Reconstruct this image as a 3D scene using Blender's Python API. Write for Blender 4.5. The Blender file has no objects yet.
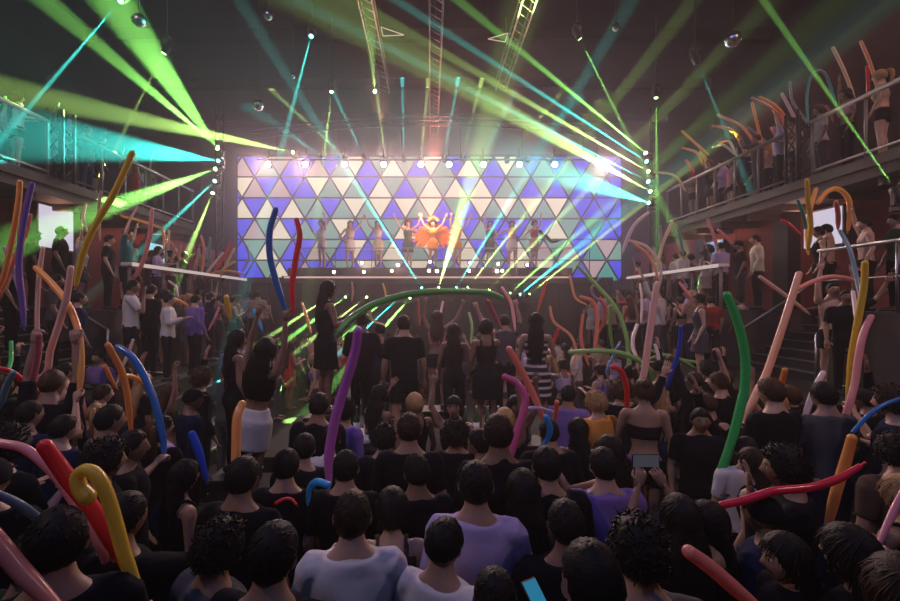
import bpy, bmesh, math, random
from mathutils import Vector, Matrix, Quaternion, noise
R = random.Random(7)
PI = math.pi
SC = bpy.context.scene
COL = SC.collection
F = 430.0; CX = 430.0; CY = 305.0; CZ = 2.5

def P(px, py, y):
    """pixel of the photograph and a distance into the hall -> point of the hall"""
    return Vector(((px - CX) / F * y, y, CZ + (CY - py) / F * y))
def pix(v):
    return (CX + F * v.x / v.y, CY - F * (v.z - CZ) / v.y)

# ------------------------------------------------------------- materials
def nt(name):
    m = bpy.data.materials.new(name); m.use_nodes = True
    t = m.node_tree; t.nodes.clear()
    return m, t, t.nodes, t.links
def pbr(name, col, rough=.6, metal=0.0, bump=0.0, scale=20.0, var=.15, objcol=False, spec=.5, trans=0.0, sheen=0.0, coat=0.0):
    m, t, N, L = nt(name)
    out = N.new('ShaderNodeOutputMaterial'); b = N.new('ShaderNodeBsdfPrincipled')
    b.inputs['Roughness'].default_value = rough; b.inputs['Metallic'].default_value = metal
    b.inputs['Specular IOR Level'].default_value = spec
    b.inputs['Coat Weight'].default_value = coat
    b.inputs['Sheen Weight'].default_value = sheen
    tc = N.new('ShaderNodeTexCoord'); nz = N.new('ShaderNodeTexNoise')
    nz.inputs['Scale'].default_value = scale; nz.inputs['Detail'].default_value = 4
    L.new(tc.outputs['Object'], nz.inputs['Vector'])
    mr = N.new('ShaderNodeMapRange'); mr.inputs[3].default_value = 1 - var; mr.inputs[4].default_value = 1 + var
    L.new(nz.outputs['Fac'], mr.inputs[0])
    mul = N.new('ShaderNodeVectorMath'); mul.operation = 'SCALE'
    if objcol:
        oi = N.new('ShaderNodeObjectInfo'); L.new(oi.outputs['Color'], mul.inputs[0])
    else:
        mul.inputs[0].default_value = col[:3]
    L.new(mr.outputs[0], mul.inputs['Scale']); L.new(mul.outputs[0], b.inputs['Base Color'])
    if bump:
        bp = N.new('ShaderNodeBump'); bp.inputs['Strength'].default_value = bump; bp.inputs['Distance'].default_value = .01
        L.new(nz.outputs['Fac'], bp.inputs['Height']); L.new(bp.outputs[0], b.inputs['Normal'])
    if trans:
        tr = N.new('ShaderNodeBsdfTranslucent'); L.new(mul.outputs[0], tr.inputs['Color'])
        mx = N.new('ShaderNodeMixShader'); mx.inputs[0].default_value = trans
        L.new(b.outputs[0], mx.inputs[1]); L.new(tr.outputs[0], mx.inputs[2]); L.new(mx.outputs[0], out.inputs[0])
    else:
        L.new(b.outputs[0], out.inputs[0])
    return m
def emit(name, col, s, sampled=False):
    m, t, N, L = nt(name)
    out = N.new('ShaderNodeOutputMaterial'); e = N.new('ShaderNodeEmission')
    e.inputs[0].default_value = (*col[:3], 1); e.inputs[1].default_value = s
    L.new(e.outputs[0], out.inputs[0])
    m.cycles.emission_sampling = 'AUTO' if sampled else 'NONE'
    return m
M = {}
M['black'] = pbr('black_paint', (.012, .012, .014), .55, bump=.1)
M['ceil'] = pbr('ceiling_paint', (.004, .003, .0035), .95, scale=3, var=.4, spec=0)
M['wall'] = pbr('wall_paint', (.016, .012, .016), .9, scale=4, var=.3, spec=.1)
M['backwall'] = pbr('backwall_paint', (.035, .026, .032), .8, scale=4, var=.3)
M['floor'] = pbr('floor_concrete', (.012, .012, .014), .75, scale=6, var=.3, spec=.15)
M['red'] = pbr('red_wall_panels', (.30, .055, .045), .7, scale=5, var=.3)
M['steel'] = pbr('brushed_steel', (.5, .5, .5), .35, metal=.9, scale=40)
M['rail'] = pbr('rail_paint', (.22, .18, .17), .45, scale=30)
M['pale'] = pbr('pale_ledge', (.88, .78, .72), .5, scale=10)
M['slab'] = pbr('slab_paint', (.06, .045, .042), .8, scale=6, var=.3)
M['truss'] = pbr('truss_metal', (.14, .12, .115), .4, metal=.5, scale=30)
M['stage'] = pbr('stage_fascia', (.028, .020, .023), .6, scale=8, var=.3)
M['tread'] = pbr('stair_tread', (.02, .02, .023), .6, scale=12)
M['can'] = pbr('lamp_housing', (.02, .02, .022), .45, scale=30)
M['mirror'] = pbr('mirror_tiles', (.8, .78, .76), .15, metal=1, scale=60)

# ------------------------------------------------------------- mesh helpers
def obj(name, bm, mats, parent=None, smooth=False, col=None):
    me = bpy.data.meshes.new(name)
    bm.to_mesh(me); bm.free()
    for m in (mats if isinstance(mats, (list, tuple)) else [mats]): me.materials.append(m)
    if smooth:
        for p in me.polygons: p.use_smooth = True
    o = bpy.data.objects.new(name, me); COL.objects.link(o)
    if parent: o.parent = parent
    if col: o.color = (*col[:3], 1)
    return o
def empty(name, loc=(0, 0, 0), rot=(0, 0, 0)):
    o = bpy.data.objects.new(name, None); COL.objects.link(o); o.location = loc; o.rotation_euler = rot
    o.empty_display_size = .1
    return o
def tag(o, label=None, cat=None, group=None, kind=None):
    if label: o['label'] = label
    if cat: o['category'] = cat
    if group: o['group'] = group
    if kind: o['kind'] = kind
    return o
def struct(name, bm, m):
    return tag(obj(name, bm, m), kind='structure')
def box(bm, x0, x1, y0, y1, z0, z1, mi=0):
    vs = [bm.verts.new(c) for c in ((x0,y0,z0),(x1,y0,z0),(x1,y1,z0),(x0,y1,z0),(x0,y0,z1),(x1,y0,z1),(x1,y1,z1),(x0,y1,z1))]
    for f in ((3,2,1,0),(4,5,6,7),(0,1,5,4),(1,2,6,5),(2,3,7,6),(3,0,4,7)):
        fc = bm.faces.new([vs[i] for i in f]); fc.material_index = mi
def B(x0, x1, y0, y1, z0, z1, bev=0):
    bm = bmesh.new(); box(bm, min(x0,x1), max(x0,x1), min(y0,y1), max(y0,y1), z0, z1)
    if bev: bmesh.ops.bevel(bm, geom=bm.edges[:], offset=bev, segments=2, affect='EDGES')
    return bm
def crom(pts, n):
    """smooth curve through the points (lists of floats of any length)"""
    out = []; m = len(pts)
    for i in range(m - 1):
        p0 = pts[max(i-1, 0)]; p1 = pts[i]; p2 = pts[i+1]; p3 = pts[min(i+2, m-1)]
        for k in range(n):
            t = k / n
            out.append([.5*((2*b) + (c-a)*t + (2*a-5*b+4*c-d)*t*t + (-a+3*b-3*c+d)*t**3) for a, b, c, d in zip(p0, p1, p2, p3)])
    out.append(list(pts[-1]))
    return out
def loft(bm, rows, seg=12, side=Vector((1, 0, 0)), caps=True, mi=0, round_ends=False):
    """rows: (x, y, z, r_side, r_other); a smooth tube of elliptic sections"""
    pts = [Vector(r[:3]) for r in rows]
    rr = [(r[3], r[4] if len(r) > 4 else r[3]) for r in rows]
    if round_ends:
        a, b = pts[0], pts[-1]; da = (pts[0]-pts[1]).normalized(); db = (pts[-1]-pts[-2]).normalized()
        ra, rb = rr[0], rr[-1]; pa = []; qa = []; pb = []; qb = []
        for t in (.15, .5, .85, ):
            c = math.cos(t*PI/2); s = math.sin(t*PI/2)
            pb.append(b + db*rb[1]*s); qb.append((rb[0]*c, rb[1]*c))
            pa.insert(0, a + da*ra[1]*s); qa.insert(0, (ra[0]*c, ra[1]*c))
        pts = pa + pts + pb; rr = qa + rr + qb
    rings = []; n = len(pts); s = Vector(side)
    for i in range(n):
        t = (pts[min(i+1, n-1)] - pts[max(i-1, 0)])
        t = t.normalized() if t.length > 1e-9 else Vector((0, 0, 1))
        s = s - t * s.dot(t)
        if s.length < 1e-4: s = t.orthogonal()
        s.normalize(); o = t.cross(s)
        rings.append([bm.verts.new(pts[i] + s*rr[i][0]*math.cos(2*PI*k/seg) + o*rr[i][1]*math.sin(2*PI*k/seg)) for k in range(seg)])
    for a, b in zip(rings, rings[1:]):
        for k in range(seg):
            f = bm.faces.new((a[k], a[(k+1)%seg], b[(k+1)%seg], b[k])); f.material_index = mi; f.smooth = True
    if caps:
        for rg, rev in ((rings[0], True), (rings[-1], False)):
            f = bm.faces.new(rg[::-1] if rev else rg); f.material_index = mi
    return rings
def bar(bm, a, b, r=.02, seg=6, mi=0):
    a = Vector(a); b = Vector(b)
    loft(bm, [(*a, r, r), (*b, r, r)], seg, mi=mi, side=(b-a).orthogonal())
def aim(v):
    return Vector(v).to_track_quat('-Z', 'Y').to_euler()
def copy_tree(o, parent=None):
    c = o.copy(); COL.objects.link(c); c.parent = parent
    for ch in list(KIDS.get(o.name, [])): copy_tree2(ch, c)
    return c
def copy_tree2(o, parent):
    c = o.copy(); COL.objects.link(c); c.parent = parent
    for ch in list(KIDS.get(o.name, [])): copy_tree2(ch, c)
    return c
KIDS = {}
def freeze(o):
    for x in [o] + list(o.children_recursive): KIDS[x.name] = list(x.children)
    return o

# ------------------------------------------------------------- camera
cam = bpy.data.cameras.new('camera'); co = bpy.data.objects.new('camera', cam); COL.objects.link(co)
co.location = (0, 0, CZ); co.rotation_euler = (PI/2, 0, 0)
cam.sensor_width = 36; cam.lens = F/900*36; cam.shift_x = (450-CX)/900; cam.shift_y = (CY-300.5)/900
cam.clip_start = .05; cam.clip_end = 100
SC.camera = co
SC.view_settings.view_transform = 'Standard'; SC.view_settings.look = 'None'
SC.view_settings.gamma = 1; SC.view_settings.use_curve_mapping = False; SC.view_settings.exposure = .1
w = bpy.data.worlds.new('world'); SC.world = w; w.use_nodes = True
wv = w.node_tree.nodes.new('ShaderNodeVolumeScatter'); wv.inputs['Color'].default_value = (.95, .9, .9, 1); WT = w.node_tree; gp = WT.nodes.new('ShaderNodeNewGeometry'); sp_ = WT.nodes.new('ShaderNodeSeparateXYZ'); mr_ = WT.nodes.new('ShaderNodeMapRange'); mr_.interpolation_type = 'SMOOTHSTEP'; mr_.inputs[1].default_value = 9.5; mr_.inputs[2].default_value = 17; mr_.inputs[3].default_value = .0055; mr_.inputs[4].default_value = .038; WT.links.new(gp.outputs['Position'], sp_.inputs[0]); WT.links.new(sp_.outputs[1], mr_.inputs[0]); WT.links.new(mr_.outputs[0], wv.inputs['Density']); wv.inputs['Anisotropy'].default_value = .6
w.node_tree.links.new(wv.outputs[0], w.node_tree.nodes['World Output'].inputs['Volume'])
w.node_tree.nodes['Background'].inputs[0].default_value = (.05, .12, .3, 1)
w.node_tree.nodes['Background'].inputs[1].default_value = .02
cy = SC.cycles
cy.use_denoising = True; cy.max_bounces = 4; cy.diffuse_bounces = 2; cy.glossy_bounces = 2; cy.transmission_bounces = 4
cy.volume_bounces = 0; cy.transparent_max_bounces = 8; cy.sample_clamp_indirect = 3; cy.sample_clamp_direct = 30
cy.use_light_tree = True
w.cycles.volume_step_size = 1.2; w.cycles.volume_sampling = 'EQUIANGULAR'; cy.volume_step_rate = 1; cy.volume_max_steps = 64

# ------------------------------------------------------------- the hall
ZC = 11.2
struct('floor', B(-11, 11, -2, 20.5, -.2, 0), M['floor'])
bm = bmesh.new(); box(bm, -11, 11, -2, 20.5, ZC, ZC+.2)
for i in range(7): box(bm, -10.9, 10.9, 1.5+3*i, 1.7+3*i, ZC-.35, ZC)
struct('ceiling', bm, M['ceil'])
struct('wall_left', B(-11, -10.8, -2, 20.5, 0, ZC), M['wall'])
struct('wall_right', B(10.8, 11, -2, 20.5, 0, ZC), M['wall'])
struct('wall_back', B(-11, 11, 20.3, 20.5, 0, ZC), M['backwall'])
struct('wall_front', B(-11, 11, -2.2, -2, 0, ZC), M['wall'])

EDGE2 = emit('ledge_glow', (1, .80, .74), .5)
def side_of(s): return 'left' if s < 0 else 'right'
YA = {-1: (6.4, 8.7, 15.2), 1: (7.2, 9.0, 13.9)}      # gap of the stairs, end of the terrace rail
def posts(parent, s, X, y0, y1, step, z0, z1, r, m):
    n = max(1, round((y1-y0)/step))
    for k in range(n+1):
        y = y0 + (y1-y0)*k/n
        bm = bmesh.new(); bar(bm, (X, y, z0), (X, y, z1), r, 6); obj('post', bm, m, parent, True)
for s in (-1, 1):
    g0, g1, ye = YA[s]; X = 6.5*s; sd = side_of(s)
    # terrace one storey below the balcony
    bm = bmesh.new()
    box(bm, min(X, 8.6*s), max(X, 8.6*s), 1.0, g0, 0, 2.4); box(bm, min(X, 8.6*s), max(X, 8.6*s), g0, g1, 0, 1.2)
    box(bm, min(X, 8.6*s), max(X, 8.6*s), g1, 19.5, 0, 2.4)
    struct('terrace_floor_'+sd, bm, M['slab'])
    # tier between the dance floor and the terrace
    bm = bmesh.new(); box(bm, min(4.7*s, X), max(4.7*s, X), 5.6, 14.0, 0, 1.2)
    struct('tier_floor_'+sd, bm, M['floor'])
    # wall below the balcony with red panels and dark pilasters
    bm = bmesh.new(); box(bm, min(8.6*s, 8.8*s), max(8.6*s, 8.8*s), 1.0, 19.5, 0, 4.7)
    struct('wall_lounge_'+sd, bm, M['red'])
    for y in (4.2, 7.4, 10.2, 13.2, 16.0):
        struct('pilaster_'+sd, B(8.3*s, 8.62*s, y-.22, y+.22, 2.4 if not g0 < y < g1 else 1.0, 4.66), M['black'])
    # balcony slab
    bm = bmesh.new(); X2 = 7.5*s
    box(bm, min(X2, 10.8*s), max(X2, 10.8*s), 1.0, 13.7, 4.66, 5.0)
    box(bm, min(X2, X2-.06*s), max(X2, X2-.06*s), 1.0, 13.72, 4.84, 5.02)
    for k in range(13): box(bm, min(X2+.1*s, 8.6*s), max(X2+.1*s, 8.6*s), 1.2+k, 1.3+k, 4.52, 4.66)
    struct('balcony_floor_'+sd, bm, M['slab'])
    # balcony railing in two runs either side of the tower
    ty = 8.75
    for (a, b, nm) in ((1.2, ty-.3, 'near'), (ty+.3, 13.6, 'far')):
        e = empty('balcony_railing', (0, 0, 0))
        tag(e, {('left','near'): 'dark steel railing of the upper left balcony, from its black column to the picture edge',
                ('left','far'): 'pale steel railing of the upper left balcony, from the black column to the stage end',
                ('right','near'): 'dark steel railing of the upper right balcony, from its black column to the picture edge',
                ('right','far'): 'pale brown steel railing of the upper right balcony, from its column to the stage end'}[(sd, nm)], 'railing', 'balcony railings')
        bm = bmesh.new(); bar(bm, (X2, a, 6.1), (X2, b, 6.1), .045, 8); obj('top_rail', bm, M['rail'], e, True)
        bm = bmesh.new(); bar(bm, (X2, a, 5.12), (X2, b, 5.12), .025, 6); obj('bottom_rail', bm, M['rail'], e, True)
        posts(e, s, X2, a+.02, b-.02, .72 if nm == 'far' else 1.1, 5.0, 6.1, .028, M['rail'])
    # the box truss tower at the balcony front
    e = empty('truss_column', (X2, ty, 0))
    tag(e, 'short black box truss column in the railing of the %s balcony' % sd, 'column', 'balcony columns')
    for dx in (-.14, .14):
        for dy in (-.14, .14):
            bm = bmesh.new(); bar(bm, (dx, dy, 5.0), (dx, dy, 6.42), .035, 6); obj('upright', bm, M['black'], e, True)
    bm = bmesh.new(); z = 5.02
    while z < 6.15:
        for (a, b) in (((-.14,-.14),(.14,-.14)), ((.14,-.14),(.14,.14)), ((.14,.14),(-.14,.14)), ((-.14,.14),(-.14,-.14))):
            bar(bm, (a[0], a[1], z), (b[0], b[1], z+.3), .014, 5)
        z += .3
    obj('lattice', bm, M['black'], e)
    # terrace rail: far run carries a wide pale ledge, near run a thin steel bar
    e = empty('terrace_ledge_railing', (0, 0, 0))
    tag(e, 'wide pale ledge railing of the %s terrace, with an added white glow near the stage' % sd, 'railing', 'terrace ledges')
    obj('ledge', B(X-.13, X+.13, g1+.5, ye, 3.34, 3.42, .012), M['pale'], e)
    obj('added_glow_strip', B(X-.15*s, X-.13*s, g1+.5, ye, 3.335, 3.415), EDGE2, e)  # added glowing strip that whitens the ledge front, no real lamp
    posts(e, s, X, g1+.6, ye-.1, 1.1, 2.4, 3.36, .035, M['rail'])
    e = empty('terrace_bar_railing', (0, 0, 0))
    tag(e, 'thin steel bar railing of the %s terrace, on the camera side of the stairs' % sd, 'railing', 'terrace bars')
    bm = bmesh.new(); bar(bm, (X, 1.2, 3.4), (X, g0, 3.4), .03, 8); obj('top_rail', bm, M['steel'], e, True)
    bm = bmesh.new(); bar(bm, (X, 1.2, 2.9), (X, g0, 2.9), .015, 6); obj('mid_rail', bm, M['steel'], e, True)
    posts(e, s, X, 1.3, g0-.05, 1.2, 2.4, 3.4, .022, M['steel'])
    # stairs from tier to terrace, and tier to floor (treads with steel nosing)
    e = empty('staircase', (0, 0, 0))
    tag(e, 'dark stairs with bright steel nosings climbing from the floor to the %s terrace' % sd, 'stairs', 'terrace stairs')
    n = 8
    for k in range(n):
        x0 = (6.5+k*.26)*s; z1 = 1.2+(k+1)*1.2/n
        st = obj('step', B(x0, x0+.26*s, g0+.02, g1-.02, 1.2, z1), M['tread'], e)
        obj('nosing', B(x0-.01*s, x0+.035*s, g0+.02, g1-.02, z1-.02, z1+.006), M['steel'], st)
    for k in range(5):
        x0 = (3.4+k*.26)*s; z1 = (k+1)*.24
        st = obj('step', B(x0, x0+.262*s, g0+.02, g1-.02, 0, z1), M['tread'], e)
        obj('nosing', B(x0-.01*s, x0+.035*s, g0+.02, g1-.02, z1-.02, z1+.006), M['steel'], st)
    for yy in (g0+.03, g1-.03):
        bm = bmesh.new(); bar(bm, (6.5*s, yy, 2.0), (8.55*s, yy, 3.3), .025, 8); bar(bm, (6.5*s, yy, 1.2), (6.5*s, yy, 2.0), .025, 8)
        obj('handrail', bm, M['steel'], e, True)

# screens under the balconies
def tv(s, y0, y1, z0, z1, mat, label):
    e = empty('wall_screen', (8.1*s, (y0+y1)/2, (z0+z1)/2)); tag(e, label, 'screen', 'lounge screens')
    h = (y1-y0)/2; v = (z1-z0)/2
    obj('screen_frame', B(-.0, .16*s, -h-.04, h+.04, -v-.04, v+.04, .01), M['can'], e)
    obj('display', B(-.012*s, .02*s, -h, h, -v, v), mat, e)
    bm = bmesh.new(); bar(bm, (.1*s, 0, 0), (.5*s, 0, 0), .03); obj('bracket', bm, M['can'], e)
S1 = emit('screen_white', (.78, .70, .86), .75); S2 = emit('screen_cyan', (.35, .75, .85), .9); S3 = emit('screen_blue', (.25, .5, .9), .8)
tv(-1, 8.9, 9.75, 3.72, 4.6, S1, 'bright white wall screen in the lounge under the left balcony, nearest the camera')
tv(-1, 12.3, 13.1, 3.6, 4.3, S2, 'small cyan lit screen at the stage end of the left lounge')
tv(1, 8.45, 9.3, 3.72, 4.45, S1, 'bright white wall screen in the lounge under the right balcony')
tv(1, 11.9, 12.7, 3.6, 4.3, S3, 'small blue lit screen at the stage end of the right lounge')

# ------------------------------------------------------------- stage
ZS = 3.45
struct('stage_floor', B(-6.3, 6.3, 14.8, 20.3, ZS-.2, ZS), M['stage'])
bm = bmesh.new(); box(bm, -6.3, 6.3, 15.0, 15.2, 0, ZS-.2)
for k in range(22): box(bm, -6.3+k*.6, -6.27+k*.6, 14.96, 15.02, 0, ZS-.2)
struct('wall_stage', bm, M['stage'])
e = empty('stage_edge_trim', (0, 14.75, ZS)); tag(e, 'long pale light strip running along the front edge of the stage', 'trim')
obj('strip', B(-5.0, 4.8, -.03, .03, -.03, .03), emit('edge_glow', (1, .62, .55), .55), e)
obj('channel', B(-5.1, 4.9, .03, .06, -.06, .05), M['can'], e)
e = empty('stage_barrier', (0, 15.1, ZS)); tag(e, 'waist high glass barrier with steel rail before the stage dancers', 'barrier')
bm = bmesh.new(); bar(bm, (-4.6, 0, 1.05), (5.6, 0, 1.05), .018); obj('top_rail', bm, M['rail'], e, True)
for k in range(9):
    bm = bmesh.new(); bar(bm, (-4.6+k*1.275, 0, 0), (-4.6+k*1.275, 0, 1.05), .018); obj('post', bm, M['rail'], e, True)
mg, t, N, L = nt('barrier_glass'); out = N.new('ShaderNodeOutputMaterial'); tb = N.new('ShaderNodeBsdfTransparent'); tb.inputs[0].default_value = (.93, .93, .93, 1)
gl = N.new('ShaderNodeBsdfGlossy'); gl.inputs['Roughness'].default_value = .1; fr = N.new('ShaderNodeFresnel'); mx = N.new('ShaderNodeMixShader')
L.new(fr.outputs[0], mx.inputs[0]); L.new(tb.outputs[0], mx.inputs[1]); L.new(gl.outputs[0], mx.inputs[2]); L.new(mx.outputs[0], out.inputs[0])
for k in range(8):
    obj('glass_pane', B(-4.57+k*1.275, -3.36+k*1.275, -.006, .006, .1, 1.0), mg, e)

# the triangle wall
tri_rows = ["pbmpbbpbmcbmcmbcmbcmbcmbmbmbmbb",
            "cpbpbbcmcmbcmbmcmcbcbmmbmbmbmbb",
            "cbcbcmmbmcmcbcmcbmbcmcmcmcmbbbb",
            "bpmcbmbmcbmbmcbmbcbmbbbmbcmbtbb",
            "bmcmbbpmbcbmcbmcbmcbmbcmpmpbtpm",
            "bbmcbpbbmbcbmbcbmbcbmbcbcbmbptb"]
cols = {'c': ((.92, .80, .58), .8), 'm': ((.20, .38, .30), .8), 'b': ((.07, .075, .82), .85), 't': ((.08, .40, .32), .7), 'p': ((.62, .44, .42), .7)}
lm = [M['can']]; ix = {}
for k, (c, s) in cols.items(): ix[k] = len(lm); lm.append(emit('led_'+k, c, s))
e = empty('triangle_light_wall', (0, 18, 4)); tag(e, 'huge wall of glowing cream, mint and blue triangles behind the stage', 'light wall')
side = 1.05; h = .87; zt = 8.72
def wy(x): return 0.0 if x > -9 else 0
def clipx(q, lo, hi):
    for c, s_ in ((lo, 1), (hi, -1)):
        o = []
        for i in range(len(q)):
            a, b = q[i], q[(i+1) % len(q)]; ia = (a[0]-c)*s_ >= 0; ib = (b[0]-c)*s_ >= 0
            if ia: o.append(a)
            if ia != ib:
                t = (c-a[0])/(b[0]-a[0]); o.append((c, a[1]+(b[1]-a[1])*t))
        q = o
        if len(q) < 3: return []
    return q
pb = bmesh.new()
for r, row in enumerate(tri_rows):
    for k, ch in enumerate('b' + row):
        k -= 1
        xc = -7.85 + k*side/2; z1 = zt-4-r*h; z0 = z1-h
        up = (k + r) % 2 == 0
        tr = [(xc-side/2, z0), (xc+side/2, z0), (xc, z1)] if up else [(xc-side/2, z1), (xc, z0), (xc+side/2, z1)]
        cx_ = sum(p[0] for p in tr)/3; cz_ = sum(p[1] for p in tr)/3
        q = [(cx_+(x-cx_)*.915, cz_+(z-cz_)*.915) for x, z in tr]
        q2 = [(cx_+(x-cx_)*.885, cz_+(z-cz_)*.885) for x, z in tr]
        q = clipx(q, -8.05, 8.0); q2 = clipx(q2, -8.03, 7.98)
        if len(q) < 3 or len(q) != len(q2): continue
        bk = [pb.verts.new((x, .1, z)) for x, z in q]; ft = [pb.verts.new((x, -.04, z)) for x, z in q2]
        f = pb.faces.new(ft); f.material_index = ix[ch]
        n_ = len(q)
        for i in range(n_): pb.faces.new((bk[i], bk[(i+1)%n_], ft[(i+1)%n_], ft[i]))
obj('triangle_panels', pb, lm, e)
obj('backing', B(-8.15, 8.1, .1, .2, -1.0, 4.85), M['backwall'], e)

# ------------------------------------------------------------- lamps
G = (.30, 1, .16); YG = (.55, 1, .22); T = (.05, .85, .72); W = (1, .80, .72)
lens_m = {}
def lensmat(c, s=12):
    k = (c, s)
    if k not in lens_m: lens_m[k] = emit('lens_glow', tuple(.12+.88*x for x in c), s)
    return lens_m[k]
def moving_head():
    """origin at the pan base; the head tilts with the child named lamp_head"""
    root = empty('moving_head_lamp')
    bm = B(-.09, .09, -.09, .09, -.05, .03, .012); obj('base', bm, M['can'], root)
    bm = bmesh.new()
    for s in (-1, 1): box(bm, s*.105-.012, s*.105+.012, -.03, .03, .02, .22)
    box(bm, -.117, .117, -.03, .03, .02, .045)
    obj('yoke', bm, M['can'], root)
    return root
def add_head(root, d, col, s, size=1.0, label=''):
    bm = bmesh.new(); d = Vector(d).normalized()
    c = Vector((0, 0, .18))
    rows = []
    for t, r in ((-.16, .05), (-.14, .075), (-.02, .082), (.0, .09), (.1, .08), (.16, .072)):
        p = c + d*t; rows.append((*p, r, r))
    loft(bm, rows, 12, side=d.orthogonal())
    hd = obj('lamp_head', bm, M['can'], root, True)
    bm = bmesh.new(); p0 = c + d*.155; p1 = c + d*.168
    loft(bm, [(*p0, .06, .06), (*p1, .045, .045)], 12, side=d.orthogonal())
    obj('lens', bm, lensmat(col, s), hd, True)
    root.scale = (size,)*3
BEAMS = []
def light(kind, name, loc, d, col, e, **kw):
    l = bpy.data.lights.new(name, kind); o = bpy.data.objects.new(name, l); COL.objects.link(o)
    o.location = loc
    if d is not None: o.rotation_euler = aim(d)
    l.color = col; l.energy = e
    for k, v in kw.items(): setattr(l, k, v)
    return o
MH = []
def beam(sp, tp, wpx, col, Bv, label, fix=True, lens=25, size=1.0, blend=.6, hang=False):
    a = P(*sp); b = P(*tp); d = b-a; ln = d.length
    ang = 2*math.atan(wpx/F*tp[2]/2/ln)
    ang = max(ang, math.radians(.8))
    en = Bv * (ln*.5) / ang * (15500 if sp[2] > 13 and tp[2] > 10.6 else 23000)
    light('SPOT', 'beam_light', a + d.normalized()*.19*size, d, col, en, spot_size=ang, spot_blend=blend, shadow_soft_size=.01)
    r = moving_head(); r.location = a - Vector((0, 0, -.18*size if hang else .18*size))
    add_head(r, d if not hang else Vector((d.x, -d.y, -d.z)), col, lens, size)
    if hang: r.rotation_euler = (PI, 0, 0)
    tag(r, label, 'stage light', 'moving head lamps')
    if hang:
        bm = bmesh.new(); bar(bm, (0, 0, -.05), (0, 0, -(ZC-.02-r.location.z)/size), .014, 6); obj('drop_pipe', bm, M['can'], r)
    elif sp[2] == 14.6:
        bm = bmesh.new(); bar(bm, (0, 0, -.04), (0, 0, (2.641-r.location.z)/size), .03, 8); obj('stand', bm, M['can'], r)
    elif sp[2] == 13.9 or sp[2] == YL-.3:
        xx = (-6.95 if r.location.x < 0 else 7.4) - r.location.x
        bm = bmesh.new(); bar(bm, (0, 0, -.03), (xx, 14.2-r.location.y, -.03), .02, 6); obj('clamp_arm', bm, M['can'], r)
    elif sp[2] == 6.5:
        bm = bmesh.new(); bar(bm, (0, 0, 0), (.0, 0, .35), .02, 6); bar(bm, (0, 0, .35), (7.52-r.location.x, 0, 4.75-r.location.z), .02, 6); obj('bracket', bm, M['can'], r)
    MH.append(r)
# left emitter tower
YL = 13.9
beam((221,150,YL), (45,0,9), 26, G, .9, 'lamp on the left light tower throwing a green beam to the top left corner')
beam((220,152,YL-.3), (113,0,9), 50, G, 1.3, 'lamp on the left light tower throwing the widest green beam at the ceiling')
beam((296,153,15.0), (60,102,8.5), 28, YG, .8, 'lamp above the left end of the light wall throwing a long yellow green beam left')
beam((221,161,YL), (110,146,9.5), 36, T, .7, 'lamp on the left light tower throwing a wide teal cone left')
beam((218,168,YL), (95,212,9.5), 24, G, .8, 'lamp on the left light tower throwing a green beam down to the left terrace')
beam((217,179,YL), (165,228,11.5), 6, T, .4, 'lamp on the left light tower throwing a thin teal beam down')
beam((214,190,YL), (184,262,12), 9, YG, .5, 'lowest lamp on the left light tower, thin green beam')
# ceiling lamps throwing thin beams
for sp, tp, wp, c, b, lb in (
    ((167,47,10), (112,155,10.2), 5, YG, 1.1, 'ceiling lamp before the left balcony with a thin yellow green beam'),
    ((123,-2,9), (38,97,6.5), 4, T, .35, 'ceiling lamp at the top left with a thin teal beam'),
    ((312,33,11), (287,128,9), 6, T, .25, 'ceiling lamp left of the hanging trusses with a thin teal beam'),
    ((332,88,13), (324,158,12), 5, YG, .25, 'ceiling lamp above the left part of the stage with a short green beam'),
    ((577,33,11), (640,160,12.0), 6, G, .9, 'ceiling lamp right of the hanging trusses with a green beam'),
    ((695,57,9.6), (722,122,10.3), 4, T, 1.1, 'ceiling lamp before the right balcony with a thin teal beam'),
    ((656,93,13), (657,215,12.5), 7, G, .2, 'ceiling lamp above the right light tower with a faint green beam'),
    ((375,92,13), (373,70,9), 5, YG, .02, 'small lamp hung under the far end of the left ceiling truss')):
    beam(sp, tp, wp, c, b, lb, hang=True, lens=9)
beam((900,196,6.5), (752,-16,9.2), 8, G, 1.3, 'lamp on the right balcony front throwing the long green beam to the ceiling', lens=15)
# right emitter tower
YR = 13.9
for (sp, tp, wp, c, b, lb) in (
    ((648,155,YR), (470,10,9), 10, G, .5, 'topmost lamp on the right light tower, green beam up to the left'),
    ((649,163,YR), (455,38,9), 8, T, .45, 'second lamp from the top on the right light tower, pale teal beam'),
    ((651,173,YR), (455,60,9.5), 10, YG, .55, 'middle lamp on the right light tower, yellow green beam'),
    ((651,183,YR), (470,90,10), 7, T, .5, 'second lamp from the bottom on the right light tower, teal beam'),
    ((653,193,YR), (490,102,10), 22, YG, .75, 'lowest lamp on the right light tower, widest yellow green beam'),
    ((652,204,YR), (555,172,12), 34, T, .55, 'lamp under the right light tower throwing a wide teal cone')):
    beam(sp, tp, wp, c, b, lb)
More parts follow.
